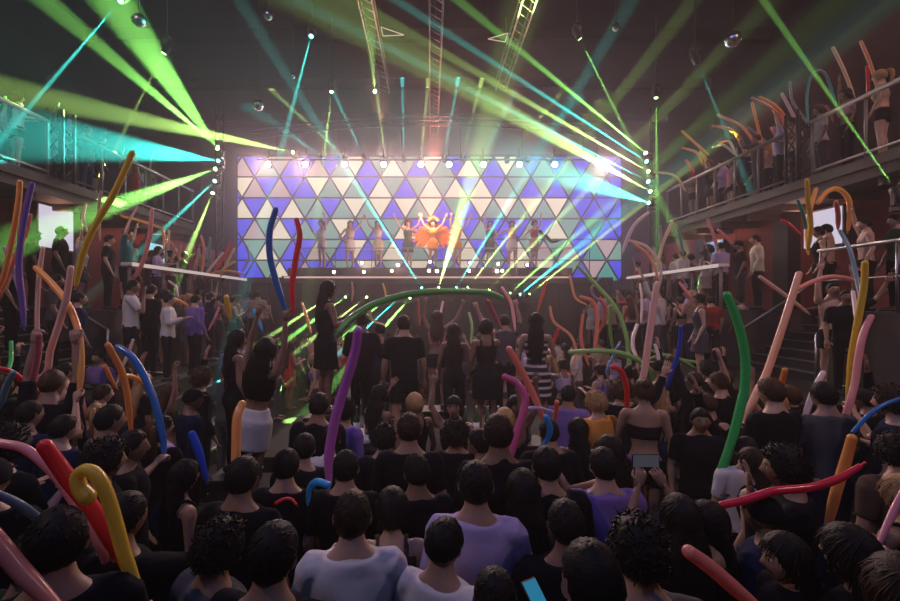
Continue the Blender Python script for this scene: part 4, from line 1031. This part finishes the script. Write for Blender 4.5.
for c, w_, Y, pts, s_, e_ in (('orange', 2.4, 12.0, [(682,131),(695,143),(708,154)], 'orange straight balloon', 'at the stage end of the right balcony'), ('orange', 2.4, 12.0, [(683,148),(697,153),(703,165)], 'orange bent balloon', 'low at the stage end of the right balcony'),
        ('peach', 2.6, 11.0, [(718,115),(743,128),(760,152)], 'long peach bowed balloon', 'above the right balcony rail'), ('orange', 2.6, 11.2, [(713,126),(733,131),(746,150)], 'orange bowed balloon', 'under the long peach one on the right balcony'),
        ('orange', 2.6, 10.6, [(752,103),(757,123),(762,144)], 'orange upright balloon', 'in the middle of the right balcony'), ('rose', 2.8, 10.2, [(752,98),(777,113),(791,138)], 'rose bowed balloon', 'in the middle of the right balcony'),
        ('orange', 2.6, 10.0, [(760,97),(780,110),(793,134)], 'orange arched balloon', 'touching the rose bowed one on the balcony'), ('white', 2.8, 9.4, [(782,94),(792,113),(802,134)], 'white slanting balloon', 'left of the column of the right balcony'),
        ('grey', 2.4, 9.2, [(790,82),(793,102),(808,124)], 'grey curved balloon', 'left of the column of the right balcony'), ('teal', 2.4, 8.6, [(808,122),(807,95),(813,73),(825,74),(834,98),(838,116)], 'teal grey hoop balloon', 'above the right balcony rail'),
        ('cream', 3, 8.3, [(833,48),(845,73),(855,101)], 'cream long balloon', 'high on the near right balcony'), ('peach', 3, 7.8, [(861,42),(870,63),(878,90)], 'peach long balloon', 'highest on the near right balcony'),
        ('crimson', 2.8, 8.0, [(867,67),(868,82),(868,99)], 'dark red balloon', 'on the near right balcony'), ('cream', 2.2, 12.6, [(655,172),(675,176),(685,190)], 'olive cream bent balloon', 'at the end of the right balcony rail'),
        ('white', 2.4, 11.6, [(713,147),(723,145),(736,155)], 'white arched balloon', 'behind the right balcony rail'), ('grey', 2.4, 10.8, [(747,127),(757,134),(768,145)], 'grey slanting balloon', 'behind the right balcony rail'),
        ('yellow', 2.6, 12.2, [(700,152),(706,160),(707,170)], 'small yellow balloon', 'behind the right balcony rail'), ('red', 2.4, 12.4, [(686,160),(691,168),(694,178)], 'small red balloon', 'behind the right balcony rail'),
        ('orange', 2.4, 11.5, [(728,128),(737,137),(743,150)], 'small orange slanting balloon', 'on the right balcony'), ('peach', 2.2, 12.0, [(719,143),(729,142),(735,152)], 'small peach arched balloon', 'on the right balcony'),
        ('salmon', 2.4, 10.9, [(771,128),(776,137),(779,147)], 'small salmon balloon', 'left of the white one on the balcony'), ('rose', 2.4, 8.4, [(826,106),(830,112),(833,121)], 'small rose balloon', 'right of the column of the right balcony')):
    b_(c, w_, Y, pts, s_, e_, tilt=.02, grp='balloons on the right balcony')
b_('black', 3, 14.4, [(540,231),(547,237),(552,242),(558,241)], 'short black balloon', 'over the right stage edge', tilt=0)
# ------------------------------------------------------------- raised groups, stage and named people
struct('platform_floor', B(-2.3, 2.0, 5.5, 7.6, 0, .55, .01), M['floor'])
struct('platform_floor_left', B(-2.45, -1.25, 3.7, 5.35, 0, .42, .01), M['floor'])
struct('stage_riser_floor', B(-5.2, 5.2, 15.7, 17.3, ZS, 3.86), M['stage'])
def raised(px, py, Y, h, label, base, **k):
    hz = CZ + (CY-py)/F*Y; s = h/1.755; z = hz - HEAD.z*s; x = (px-CX)/F*Y
    if z > base + .03:
        e = empty('podium_block', (x, Y, base)); tag(e, 'dark upholstered block under the feet of ' + k.pop('short', 'a raised person'), 'seat', 'podium blocks')
        obj('cushion', B(-.24, .24, -.22, .26, (z-base)*.72, z-base-.002, .01), M['stage'], e); obj('base', B(-.22, .22, -.2, .24, .0, (z-base)*.72), M['can'], e)
    else:
        k.pop('short', None); z = base
    o, pal = person(x, Y, z, h=h, label=label, **k)
    return o, pal
raised(326, 290, 5.6, 1.74, 'tall woman with very long dark hair standing high left of the dark green balloon', .55, short='the tall long haired woman', fem=True, hair='long', top='dress', face=-55, pr='bend', pl='bend', skin=SKINS[3])
raised(362, 322, 6.0, 1.70, 'person in black with lowered head standing under the dark green balloon', .55, short='the person under the green arch', pr='bend', pl='bend', hair='short', top='shirt', face=-15, pitch=-.4)
raised(404, 325, 5.6, 1.78, 'broad shouldered man in black tshirt standing with his back to the camera', .55, short='the broad shouldered man', pr='down', pl='down', hair='short', top='tee', bot='shorts', bc='black', face=8)
raised(454, 330, 6.4, 1.68, 'slim woman in black standing high right of the broad shouldered man', .55, short='the slim woman', fem=True, hair='long', top='tank', bot='trousers', face=-10, pr='bend', pl='down')
raised(486, 328, 6.0, 1.68, 'woman with bob hair in black dress standing left of the striped woman', .55, short='the bob haired woman', fem=True, hair='bob', top='dress', face=5, pr='front', pl='down')
raised(536, 322, 5.7, 1.70, 'woman with long dark hair in a striped crop top standing high', .55, short='the striped woman', fem=True, hair='long', top='dress', stripe=True, face=-15, pr='bend', pl='down')
raised(437, 318, 7.3, 1.66, 'woman with pink lit arms raised behind the slim woman', .55, short='the woman with raised arms', fem=True, hair='wavy', hc='brown', top='crop', tc='pink', bot='shorts', pr='wide', pl='up', grip=3)
raised(505, 322, 7.2, 1.72, 'person in grey reaching up between bob haired and striped woman', .55, short='the person in grey', hair='short', top='tee', tc='grey', pr='up', pl='wide', grip=3)
raised(380, 330, 7.2, 1.66, 'woman in navy half hidden behind the broad shouldered man', .55, short='the half hidden woman', fem=True, hair='bun', top='tank', tc='navy', pl='wide', pr='down')
raised(235, 340, 4.95, 1.66, 'woman with long dark hair in profile, left of the white skirted woman', .42, short='the woman in profile', fem=True, hair='long', top='tank', tc='black', face=-50, pr='down', pl='bend', skin=SKINS[2])
o, pal = raised(263, 349, 4.0, 1.66, 'woman in black crop top and white skirt holding blue and red balloons overhead', .42, short='the woman in the white skirt', fem=True, hair='wavy', top='crop', tc='black', bot='skirt', bc='white', face=-14, pr='high', pl='high', grip=3, skin=SKINS[2], lean=(0, 9))
dx = P(287, 304, 4.0) - pal[1]; o.location.x += dx.x; o.location.y += dx.y; pal = {k: v + Vector((dx.x, dx.y, 0)) for k, v in pal.items()}; PEOPLE[-1]['hd'] += Vector((dx.x, dx.y, 0))
BL.location = pal[1] - Vector((.012, 0, .0)); RD.location = pal[1] + Vector((.045, .03, .0))
# tiers
def at(px, py, Y, z, label, **k):
    hz = CZ + (CY-py)/F*Y; h = min(1.95, max(1.5, (hz-z)/HEAD.z*1.755)); return person((px-CX)/F*Y, Y, z, h=h, label=label, **k)
at(131, 287, 7.5, 1.2, 'man in white tshirt and dark shorts standing on the left tier, hand at his face', face=-60, pr='face', top='tee', tc='white', bot='shorts', hair='short', skin=SKINS[3])
at(150, 291, 7.9, 1.2, 'man in long black jacket between two white shirted men on the left tier', face=-20, top='jacket', tc='black', hair='short')
at(168, 304, 7.4, 1.2, 'man in white shirt with bent arms on the left tier, next to the black jacket', face=-65, pr='bend', pl='bend', top='shirt', tc='white', hair='short', skin=SKINS[1])
at(195, 306, 8.0, 1.2, 'man in grey shirt on the left tier, right of the white shirted men', face=-30, top='shirt', tc='purple', hair='short')
at(832, 290, 6.85, 1.2, 'shirtless man with both arms raised under the pink arched balloon', face=160, pr='high', pl='up', top=None, bot='shorts', bc='black', hair='short', skin=SKINS[1])
at(846, 297, 6.25, 1.2, 'man in black vest beside the shirtless man on the right tier', face=150, pr='down', pl='wide', top='tee', tc='black', skin=SKINS[2])
at(741, 300, 9.3, 1.2, 'person in white top and short trousers at the edge of the right stairs', face=20, fem=True, hair='short', top='tee', tc='cream', bot='shorts', bc='beige')
at(711, 306, 9.5, 1.2, 'person in red top with one arm raised under the right ledge', face=-10, top='tee', tc='red', pl='up', hair='short')
at(700, 342, 7.2, 1.2, 'woman in grey strapless dress standing below the right stairs', face=70, fem=True, hair='bun', top='dress', tc='grey', skin=SKINS[1])
at(681, 305, 9.8, 1.2, 'woman in black top under the right ledge, holding a short pink balloon', face=10, fem=True, hair='short', top='crop', tc='black', pr='front')
# terrace people singled out
at(60, 232, 8.95, 2.4, 'dark silhouetted man in front of the bright left lounge screen', face=-60, top='tee', hair='short')
at(33, 237, 8.6, 2.4, 'dark silhouetted person left of the bright left lounge screen', face=-40, top='tee', hair='curly')
at(126, 235, 10.0, 2.4, 'man in dark teal tshirt with both arms raised on the left terrace', face=-70, top='tee', tc='teal', pr='up', pl='wide')
at(108, 240, 9.4, 2.4, 'man in black tshirt next to the arms raising man on the left terrace', face=-60, top='tee', tc='black')
at(820, 235, 7.6, 2.4, 'person with bare shoulders before the bright right lounge screen', face=60, fem=True, hair='bun', top='tank', tc='black', skin=SKINS[1])
at(828, 230, 7.9, 2.4, 'person with bare back in front of the bright right lounge screen', face=40, top=None, hair='short', skin=SKINS[1])
at(866, 228, 6.85, 2.4, 'shirtless man with raised arm leaning at the right terrace rail', face=60, pr='up', top=None, hair='short', skin=SKINS[1])
at(757, 240, 9.6, 2.4, 'person in cream shirt standing by the right terrace gap', face=60, top='shirt', tc='cream')
at(897, 235, 6.6, 2.4, 'person in yellow green tshirt at the right edge of the terrace', face=70, top='tee', tc='dark green')
NAMED = len(PEOPLE)

at(78, 309, 6.6, 1.2, 'man in navy tshirt on the left tier at the foot of the terrace stairs', face=-45, top='tee', tc='navy', hair='crop', skin=SKINS[4])
at(12, 262, 7.3, 1.65, 'woman in black halfway up the left terrace stairs', face=-60, fem=True, hair='wavy', top='tank', tc='black')
at(55, 281, 7.6, 1.35, 'person in dark grey on the lowest step of the left terrace stairs', face=-50, hair='short', top='tee', tc='grey')
# dancers
DC = []
for i, (px, py, kw) in enumerate(((322, 224, H(hair='curly', top='crop', tc='white', bot='shorts', bc='white', pl='up', pr='bend', face=150)), (350, 220, H(hair='long', top='crop', tc='cream', bot='skirt', bc='white', pl='wide', pr='hips', face=200)),
        (378, 222, H(hair='wavy', top='crop', tc='white', bot='skirt', bc='cream', pl='side', pr='wide', face=160)), (408, 216, H(hair='afro', top='dress', tc='dark green', pl='wide', pr='wide', face=180)),
        (457, 221, H(hair='curly', top='crop', tc='orange', bot='shorts', bc='orange', pl='wide', pr='up', face=180)), (490, 222, H(hair='long', top='dress', tc='dark green', pl='bend', pr='up', face=190)),
        (512, 222, H(hair='wavy', top='crop', tc='pink', bot='skirt', bc='white', pl='wide', pr='side', face=170)), (534, 224, H(hair='curly', top='crop', tc='red', bot='skirt', bc='pink', pl='up', pr='hips', face=200)))):
    lb = ['dancer in white crop top, leftmost on the stage', 'dancer with long hair in cream top and white skirt, second from the left', 'dancer in white crop top with side arm, third from the left', 'dancer in dark green with both arms up, left of the orange winged one',
          'dancer in orange shorts right of the orange winged one', 'dancer with long hair in dark green, sixth from the left', 'dancer in pink crop top and white skirt near the right stage end', 'dancer in red crop top, rightmost on the stage'][i]
    Y = 16.3; hz = CZ + (CY-py)/F*Y; h = (hz-3.86)/HEAD.z*1.755
    person((px-CX)/F*Y, Y, 3.86, h=min(1.85, h), fem=True, label=lb, hc='brown', skin=SKINS[1], **kw)
    PEOPLE[-1]['o']['group'] = 'stage dancers'
o, pal = person((433-CX)/F*16, 16.0, 3.86, 180, 1.8, True, 'wide', 'wide', 0, label='dancer with huge orange feather wings in the middle of the stage', hair='afro', hc='dark brown', top='crop', tc='orange', bot='skirt', bc='orange', skin=SKINS[1])
FEA = pbr('orange_feathers', (.95, .28, .05), .7, scale=20, var=.3, trans=.3)
for s in (-1, 1):
    bm = bmesh.new()
    for k in range(9):
        a = math.radians(-50 + k*17); d = Vector((math.cos(a)*s, 0, math.sin(a))); p0 = Vector((.05*s, -.14, 1.28)); ln = .62 + .12*math.sin(k*.7)
        loft(bm, resample([(*(p0 + d*t*ln + Vector((0, -.05*t - .004*k, -.07*t*t))), w_, .008) for t, w_ in ((0, .01), (.3, .05), (.7, .075), (1, .02))]), 8, side=d.cross(Vector((0, 1, 0))))
    obj('feather_wing', bm, FEA, o, True)
bm = bmesh.new()
for k in range(9):
    a = math.radians(20+k*17.5); d = Vector((math.cos(a), -.1, math.sin(a)))
    loft(bm, resample([(*(HEAD + Vector((0, -.02, .05)) + d*t*.26), w_, .006) for t, w_ in ((0, .01), (.5, .03), (1, .008))]), 6, side=d.cross(Vector((0, 1, 0))))
obj('feather_headdress', bm, FEA, o, True)
# footlights at the dancers' feet
FL = emit('footlight_glow', (1, .86, .78), 16)
for i, (px, py) in enumerate(((334,272),(362,263),(364,272),(392,271),(398,265),(430,262),(429,271),(437,271),(470,263),(469,271),(498,264),(502,271),(527,265),(497,271))):
    lo = py > 268; Y = 15.05 if lo else 15.6; p = P(px, py, Y); zb = ZS
    e = empty('footlight', (p.x, Y, zb)); tag(e, 'small glaring footlight on the stage, ' + ['under the leftmost dancer', 'upper lamp under the long haired cream dancer', 'lower lamp under the long haired cream dancer', 'lower lamp left of the dark green dancer', 'upper lamp under the dark green dancer', 'upper lamp under the orange winged dancer',
        'lower left lamp under the orange winged dancer', 'lower right lamp under the orange winged dancer', 'upper lamp right of the widest green beam', 'lower lamp right of the widest green beam', 'upper lamp third from the right end', 'lower lamp at the right', 'uppermost lamp at the right end', 'lower lamp third from the right end'][i], 'stage light', 'footlights')
    hh = p.z - zb
    obj('stand', B(-.015, .015, -.015, .015, 0, hh), M['can'], e); obj('housing', B(-.09, .09, -.03, .05, hh-.06, hh+.06, .01), M['can'], e)
    bm = bmesh.new(); loft(bm, [(0, -.03, hh, .05, .05), (0, -.04, hh, .045, .045)], 12); obj('lens', bm, FL, e)
    if i % 3 == 1: light('POINT', 'footlight_light', (p.x, Y-.1, p.z), None, (1, .7, .6), 22, shadow_soft_size=.04)

# ------------------------------------------------------------- named people of the dance floor
def fl(px, py, label, h=1.72, **k):
    h *= .955; z = k.pop('z', 0); hz = z + HEAD.z*h/1.755; Y = (CZ-hz)*F/(py-CY)
    o, pal = person((px-CX)/F*Y, Y, z, h=h, label=label, **k); NEAR.append(((px-CX)/F*Y, Y)); return o, pal
fl(352, 520, 'man in white shirt seen from behind, short dark hair, at the bottom edge', 1.74, face=6, top='shirt', tc='white', hair='short', hc='dark brown', pr='bend', pl='bend')
fl(441, 548, 'person in white tshirt with head bowed at the bottom edge', 1.70, face=-30, top='tee', tc='white', hair='short', pitch=-.35, pr='bend', pl='bend')
fl(476, 488, 'tall man in pale purple shirt seen from behind, right of the bowed person', 1.76, face=-6, top='shirt', tc='lilac', hair='short', pr='bend', pl='down')
fl(417, 474, 'man in black tshirt behind the white shirts, ear lit pink', 1.72, face=10, top='tee', tc='black', hair='short', yaw=.3)
fl(392, 512, 'woman with bare brown shoulders between the two white shirts', 1.60, face=4, fem=True, hair='bob', top='tank', tc='brown', skin=SKINS[1])
fl(409, 431, 'tall man in black with pink rimmed head before the bottle table', 1.74, face=0, top='tee', tc='black', hair='short', hc='dark brown')
fl(318, 407, 'man in black with warm rimmed head, left of the purple balloon', 1.76, face=-10, top='shirt', tc='black', hair='short')
fl(344, 412, 'person in purple shirt turned right beside the purple balloon', 1.70, face=-35, top='shirt', tc='purple', hair='curly')
fl(384, 440, 'person with round dark head left of the pink rimmed head', 1.66, face=4, top='tee', hair='curly')
fl(456, 436, 'person with big round dark hair before the bottle table', 1.70, face=0, top='tee', hair='afro')
fl(482, 444, 'person in rose shirt looking left, behind the tall pale shirted man', 1.64, face=50, top='shirt', tc='pink', hair='short', skin=SKINS[2])
fl(548, 468, 'man in wide black shirt seen from behind, right of the magenta balloon', 1.74, face=0, top='shirt', tc='black', hair='short')
fl(568, 528, 'man in black with lit neck near the bottom edge, right of centre', 1.70, face=0, top='shirt', tc='black', hair='short', pr='bend', pl='bend')
fl(596, 588, 'large dark round head cut off at the bottom edge', 1.70, face=6, top='jacket', tc='black', hair='crop')
fl(640, 556, 'man in dark purple shirt with pale shoulders at the bottom edge', 1.73, face=-12, top='shirt', tc='grey', hair='curly')
o, pal = fl(684, 522, 'woman with both arms raised filming with a phone', 1.66, face=0, fem=True, hair='long', top='tank', tc='black', pr='phone', pl='phone', grip=3)
ph = (pal[1]+pal[-1])/2
e = empty('smartphone', ph + Vector((0, .02, .06))); tag(e, 'black smartphone held up in landscape by the woman with raised arms', 'phone')
obj('case', B(-.078, .078, -.004, .004, -.037, .037, .003), M['paper'], e); obj('screen', B(-.072, .072, -.0055, -.004, -.033, .033), emit('phone_dim', (.3, .32, .4), .12), e)
for s in (1, -1):
    bm = bmesh.new(); 
fl(712, 524, 'dark haired woman tilting her face up left of the crimson balloon', 1.64, face=70, pitch=.5, fem=True, hair='wavy', top='tee', tc='black', skin=SKINS[1])
fl(768, 517, 'person in navy and white jacket at the right of the tilted face', 1.60, face=30, top='jacket', tc='navy', hair='cap', pr='bend')
fl(748, 452, 'person in white shirt right of the longest green balloon', 1.62, face=-20, top='tee', tc='white', hair='short')
fl(790, 470, 'large dark haired man with raised hand above the crimson balloon', 1.80, face=60, top='shirt', tc='black', hair='curly', pl='face')
fl(214, 552, 'person with big dark curly hair seen from behind, lower left', 1.70, face=-30, top='shirt', tc='grey', hair='curly')
fl(180, 478, 'woman with long dark hair left of the royal blue balloon', 1.68, face=-40, fem=True, hair='long', top='tank', tc='black')
fl(30, 562, 'person with dark round head at the bottom left, hands up', 1.70, face=-10, top='tee', tc='black', hair='short', pl='face', pr='down')
fl(127, 448, 'tall man in dark shirt in profile below the big blue balloon', 1.78, face=-60, top='shirt', tc='black', hair='short', skin=SKINS[2])
fl(100, 462, 'person with curly dark hair behind the yellow curled balloon', 1.70, face=-40, top='tee', tc='black', hair='curly')
fl(160, 428, 'person in pale violet tshirt right of the big blue balloon', 1.62, face=-30, top='tee', tc='lilac', hair='short')
fl(598, 404, 'person in mustard orange shirt with curly fair hair, right of centre', 1.70, face=20, top='shirt', tc='orange', hair='curly', hc='blonde')
fl(568, 396, 'person in purple shirt with light rimmed hair left of the mustard shirt', 1.68, face=-30, top='shirt', tc='purple', hair='short')
fl(605, 468, 'person in violet shirt below the mustard orange shirt', 1.62, face=0, top='shirt', tc='purple', hair='short')
fl(700, 420, 'person looking at the camera, face lit pink, left of the longest green balloon', 1.66, face=160, top='tee', tc='black', hair='short')
fl(64, 372, 'bald headed man in black tank top by the wavy pale pink balloon', 1.84, face=-25, top='tank', tc='black', hair='crop', skin=SKINS[0])
fl(30, 392, 'man in dark grey tshirt below the tall dark purple balloon', 1.74, face=-30, top='tee', tc='grey', hair='short')
fl(100, 358, 'man in violet tshirt looking at the camera beside the bowed orange balloon', 1.82, face=170, top='tee', tc='purple', hair='short')
fl(240, 480, 'man with dark short hair behind the upright orange balloon', 1.66, face=-10, top='tee', tc='black', hair='short')
fl(190, 400, 'person in navy jacket with lit face, left of the white skirt', 1.70, face=-50, top='jacket', tc='navy', hair='cap')
fl(345, 470, 'person with dark hair at the foot of the purple balloon', 1.66, face=0, top='tee', tc='black', hair='short')
fl(524, 494, 'person in black right of the tall pale shirted man', 1.66, face=0, top='tank', tc='black', hair='wavy', fem=True)
fl(860, 560, 'dark haired person at the lower right corner', 1.72, face=20, top='jacket', tc='black', hair='long', fem=True)
fl(792, 560, 'woman in profile with lit face at the lower right', 1.60, face=80, fem=True, hair='long', top='tee', tc='black', skin=SKINS[1])
fl(270, 560, 'person in black leaning in the lower left crowd', 1.66, face=-10, top='shirt', tc='black', hair='short')
fl(496, 604, 'person in black holding a phone at the bottom edge', 1.60, face=0, top='shirt', tc='black', hair='short', pr='bend', pl='bend')
p = P(537, 599, 1.75); e = empty('smartphone', p, (math.radians(-50), 0, .5)); tag(e, 'smartphone with bright blue screen at the bottom edge', 'phone')
obj('case', B(-.038, .038, -.004, .004, -.075, .075, .003), M['paper'], e); obj('screen', B(-.034, .034, -.0055, -.004, -.068, .068), emit('phone_blue', (.05, .40, .7), .4), e)
fl(60, 430, 'person with dark hair and lit neck left of the thin rose balloon', 1.70, face=-20, top='tee', tc='navy', hair='short')
fl(330, 441, 'person in white top at the left of the purple balloon', 1.60, face=0, top='tee', tc='white', hair='bun', fem=True)
fl(285, 468, 'person in black with dark hair at the feet of the white skirted woman', 1.64, face=0, top='tee', tc='black', hair='short')
fl(303, 450, 'person in black shirt right of the white skirt, back to the camera', 1.68, face=-5, top='shirt', tc='black', hair='short')
def gap(a, c): return math.hypot(a['x']-c['x'], a['y']-c['y']) if abs(a['z']-c['z']) < .8 else 9
def slide(q, dy):
    # move along the line of sight, growing or shrinking so that the head stays where it was seen
    o = q['o']; py = CY - F*(q['hd'].z-CZ)/q['hd'].y; Y2 = q['hd'].y + dy
    hz = CZ + (CY-py)/F*Y2; sc = (hz-q['z'])/(q['hd'].z-q['z'])*o.scale[0]
    if not (1.50 < sc*1.755 < 1.93): return False
    k = Y2/q['hd'].y
    o.scale = (sc,)*3; nx = q['hd'].x*k - q['hd'].x; o.location.x += nx; o.location.y += dy
    q['hd'] = Vector((q['hd'].x*k, Y2, hz)); q['x'] += nx; q['y'] += dy; return True
for it in range(60):
    for i, a in enumerate(PEOPLE):
        if not (a['o'].get('label') and a['z'] == 0) or 'phone' in a['pr']: continue
        for c in PEOPLE:
            if c is not a and gap(a, c) < .38:
                slide(a, .02 if a['y'] >= c['y'] else -.02)
for q in list(PEOPLE):
    if not q['o'].get('label') and any(gap(q, c) < .27 for c in PEOPLE if c is not q):
        for ch in list(q['o'].children): bpy.data.objects.remove(ch)
        bpy.data.objects.remove(q['o']); PEOPLE.remove(q)
for i in range(len(PEOPLE)):
    for j in range(i):
        a, c = PEOPLE[i], PEOPLE[j]
        if gap(a, c) < .3: print('CLOSE', a['o'].get('label'), '|', c['o'].get('label'), round(gap(a, c), 2))

# ------------------------------------------------------------- the rest of the crowd
def free(x, y, d):
    return all((q['x']-x)**2 + (q['y']-y)**2 > d*d for q in PEOPLE if True)
def filler(x, y, z, zone, face=None, up=.35, dense=.44, dark=True):
    if not free(x, y, dense): return
    fem = R.random() < .45; st = style(fem)
    if not dark: st['tc'] = R.choice(['black', 'grey', 'white', 'purple', 'pink', 'navy', 'red', 'beige', 'lilac'])
    u = R.random(); pr = pl = 'down'; g = 0
    if u < up*.5: pr = R.choice(['up', 'wide', 'high']); g = 1*R.choice([0, 1])
    elif u < up: pl = R.choice(['up', 'wide', 'phone']); 
    elif u < up+.25: pr, pl = 'bend', 'bend'
    f = (face if face is not None else 0) + R.uniform(-35, 35)
    if R.random() < .08: f += 160
    person(x, y, z, f, R.uniform(1.52, 1.64) if fem else R.uniform(1.60, 1.74), fem, pr, pl, g, zone=zone, **st)
y = 1.75
while y < 13.2:
    sp = .53 if y < 4.5 else .64 if y < 7 else .95
    hx = min(6.1 if y < 5.2 else 4.4, 1.02*y + .2)
    x = -hx + R.uniform(0, .3)
    while x < hx:
        xx = x + R.uniform(-.12, .12); yy = y + R.uniform(-.12, .12)
        if not (-2.5 < xx < 2.2 and 4.85 < yy < 7.9) and not (-2.6 < xx < -1.1 and 3.6 < yy < 5.45) and not (-1.75 < xx < -.85 and 2.75 < yy <= 3.6) and not (abs(xx) > 3.2 and (YA[1 if xx > 0 else -1][0]-.25 < yy < YA[1 if xx > 0 else -1][1]+.25)):
            filler(xx, yy, 0, 'floor', face=math.degrees(math.atan2(xx, 15-yy))*1.5, up=.22 if y < 4 else .42, dark=y < 6.5)
        x += sp
    y += sp*1.0
for s in (-1, 1):
    g0, g1, ye = YA[s]
    y = 7.35 if s < 0 else 9.25
    while y < 13.8:
        for x in (5.05, 5.6, 6.15):
            xx = x + R.uniform(-.12, .12); yy = y + R.uniform(-.15, .15)
            if not (g0-.1 < yy < g1+.2 and R.random() < .75): filler(s*xx, yy, 1.2, 'tier', face=s*35, up=.35, dark=False)
        y += .85
    y = g1+.6
    while y < 14.6:
        for x in (6.85, 7.5):
            filler(s*(x + R.uniform(-.08, .15)), y + R.uniform(-.15, .15), 2.4, 'terrace', face=s*50, up=.4, dense=.4, dark=False)
        y += .72
    y = 7.6
    while y < 13.4:
        filler(s*(7.85 + R.uniform(-.05, .1)), y + R.uniform(-.1, .1), 5.0, 'balcony', face=s*60, up=.5, dense=.4, dark=False)
        if R.random() < .6: filler(s*(8.45 + R.uniform(-.05, .1)), y + R.uniform(-.1, .1), 5.0, 'balcony', face=s*60, up=.6, dense=.4, dark=False)
        y += .55
print('PEOPLE', len(PEOPLE), 'BALLOONS', len(BAL))

# labels for everyone without one: looks first, then the balloon they stand by
USED = set(q['o'].get('label') for q in PEOPLE)
POSE = {'up': 'arm raised', 'high': 'arm raised', 'wide': 'arm flung up', 'phone': 'hand up', 'front': 'arm out', 'bend': 'arms bent', 'down': '', 'face': 'hand at face'}
ZN = {'floor': '', 'tier': ' on the tier', 'terrace': ' on the terrace', 'balcony': ' on the balcony'}
GR = {'floor': 'crowd on the dance floor', '': 'crowd on the dance floor', 'tier': 'crowd on the tiers', 'terrace': 'crowd on the terraces', 'balcony': 'crowd on the balconies'}
def near_marks(px, py):
    q = []
    for nm, pts in LAND:
        ds = [(math.hypot(px-a, py-b_), a, b_) for a, b_ in pts]; d, a, b_ = min(ds)
        rel = 'left of' if a > px + 4 and abs(a-px) > abs(b_-py)*.8 else 'right of' if a < px - 4 and abs(a-px) > abs(b_-py)*.8 else 'above' if b_ > py + 5 else 'below' if b_ < py - 5 else 'behind'
        q.append((d, rel, nm))
    return sorted(q)
for q in PEOPLE:
    o = q['o']; 
    if 'group' not in o.keys(): o['group'] = GR[q['zone']] if o.get('label') is None or q['z'] == 0 else 'people standing higher than the crowd'
    if o.get('label'): continue
    hair = {'cap': 'capped', 'short': 'short haired', 'crop': 'cropped haired', 'curly': 'curly', 'afro': 'afro haired', 'long': 'long haired', 'wavy': 'wavy haired', 'bob': 'bob haired', 'bun': 'bun wearing', 'ponytail': 'ponytailed'}[q['hair']]
    who = '%s person in %s' % (hair, q['tc'])
    px, py = pix(q['hd']) if q['y'] > .3 else (450, 600)
    ps = POSE.get(q['pr']) or POSE.get(q['pl']) or ''
    done = False
    for d, rel, nm in near_marks(px, py)[:14]:
        for lb in ('%s, %s the %s' % (who, rel, nm), '%s%s, %s the %s' % (who, ' ' + ps if ps else '', rel, nm)):
            if len(lb.split()) <= 16 and lb not in USED: done = True; break
        if done: break
    o['label'] = lb; USED.add(lb)

# ------------------------------------------------------------- bottle tables before the platform
BOT = pbr('bottle_glass', (.03, .10, .04), .12, coat=.6); WHT = pbr('white_label', (.8, .76, .7), .6); ICE = pbr('bucket_steel', (.6, .6, .62), .25, metal=.9)
for ti, (tx, ty, lb) in enumerate(((-.75, 5.0, 'low white topped table with bottles before the broad shouldered man'), (.65, 5.0, 'low white topped table with bottles before the bob haired woman'))):
    e = empty('bottle_table', (tx, ty, 0)); tag(e, lb, 'table', 'bottle tables')
    obj('tabletop', B(-.34, .34, -.24, .24, .96, 1.0, .01), M['pale'], e)
    for sx_ in (-.3, .3):
        for sy_ in (-.2, .2):
            bm = bmesh.new(); bar(bm, (sx_, sy_, 0), (sx_, sy_, .96), .02); obj('leg', bm, M['steel'], e, True)
    for k in range(4):
        x, y_ = tx-.24+k*.13, ty+.03*(k % 2)
        bm = bmesh.new(); loft(bm, [(0, 0, 0, .036, .036), (0, 0, .16, .037, .037), (0, 0, .20, .03, .03), (0, 0, .23, .014, .014), (0, 0, .30, .013, .013)], 14)
        bt = obj('bottle', bm, BOT, None, True); bt.location = (x, y_, 1.002); tag(bt, ['dark green bottle at the left end', 'dark green bottle second from the left', 'dark green bottle third from the left', 'dark green bottle nearest the ice bucket'][k] + (' of the left bottle table' if ti == 0 else ' of the right bottle table'), 'bottle', 'bottles')
        bm = bmesh.new(); loft(bm, [(0, 0, .04, .0378, .0378), (0, 0, .13, .0382, .0382)], 14); obj('label_band', bm, WHT, bt, True)
        bm = bmesh.new(); loft(bm, [(0, 0, .295, .016, .016), (0, 0, .32, .016, .016)], 10); obj('cap', bm, ICE, bt, True)
    e = empty('ice_bucket', (tx+.25, ty, 1.002)); tag(e, 'shiny steel ice bucket on the ' + ('left' if ti == 0 else 'right') + ' bottle table', 'bucket', 'ice buckets')
    bm = bmesh.new(); loft(bm, [(0, 0, 0, .07, .07), (0, 0, .18, .09, .09), (0, 0, .19, .094, .094), (0, 0, .18, .08, .08), (0, 0, .03, .06, .06)], 18); obj('pail', bm, ICE, e, True)
    bm = bmesh.new()
    for s in (-1, 1): loft(bm, resample([(s*.088, 0, .16, .005, .005), (s*.115, 0, .15, .005, .005), (s*.115, 0, .11, .005, .005), (s*.085, 0, .10, .005, .005)]), 6)
    obj('handle', bm, ICE, e, True)
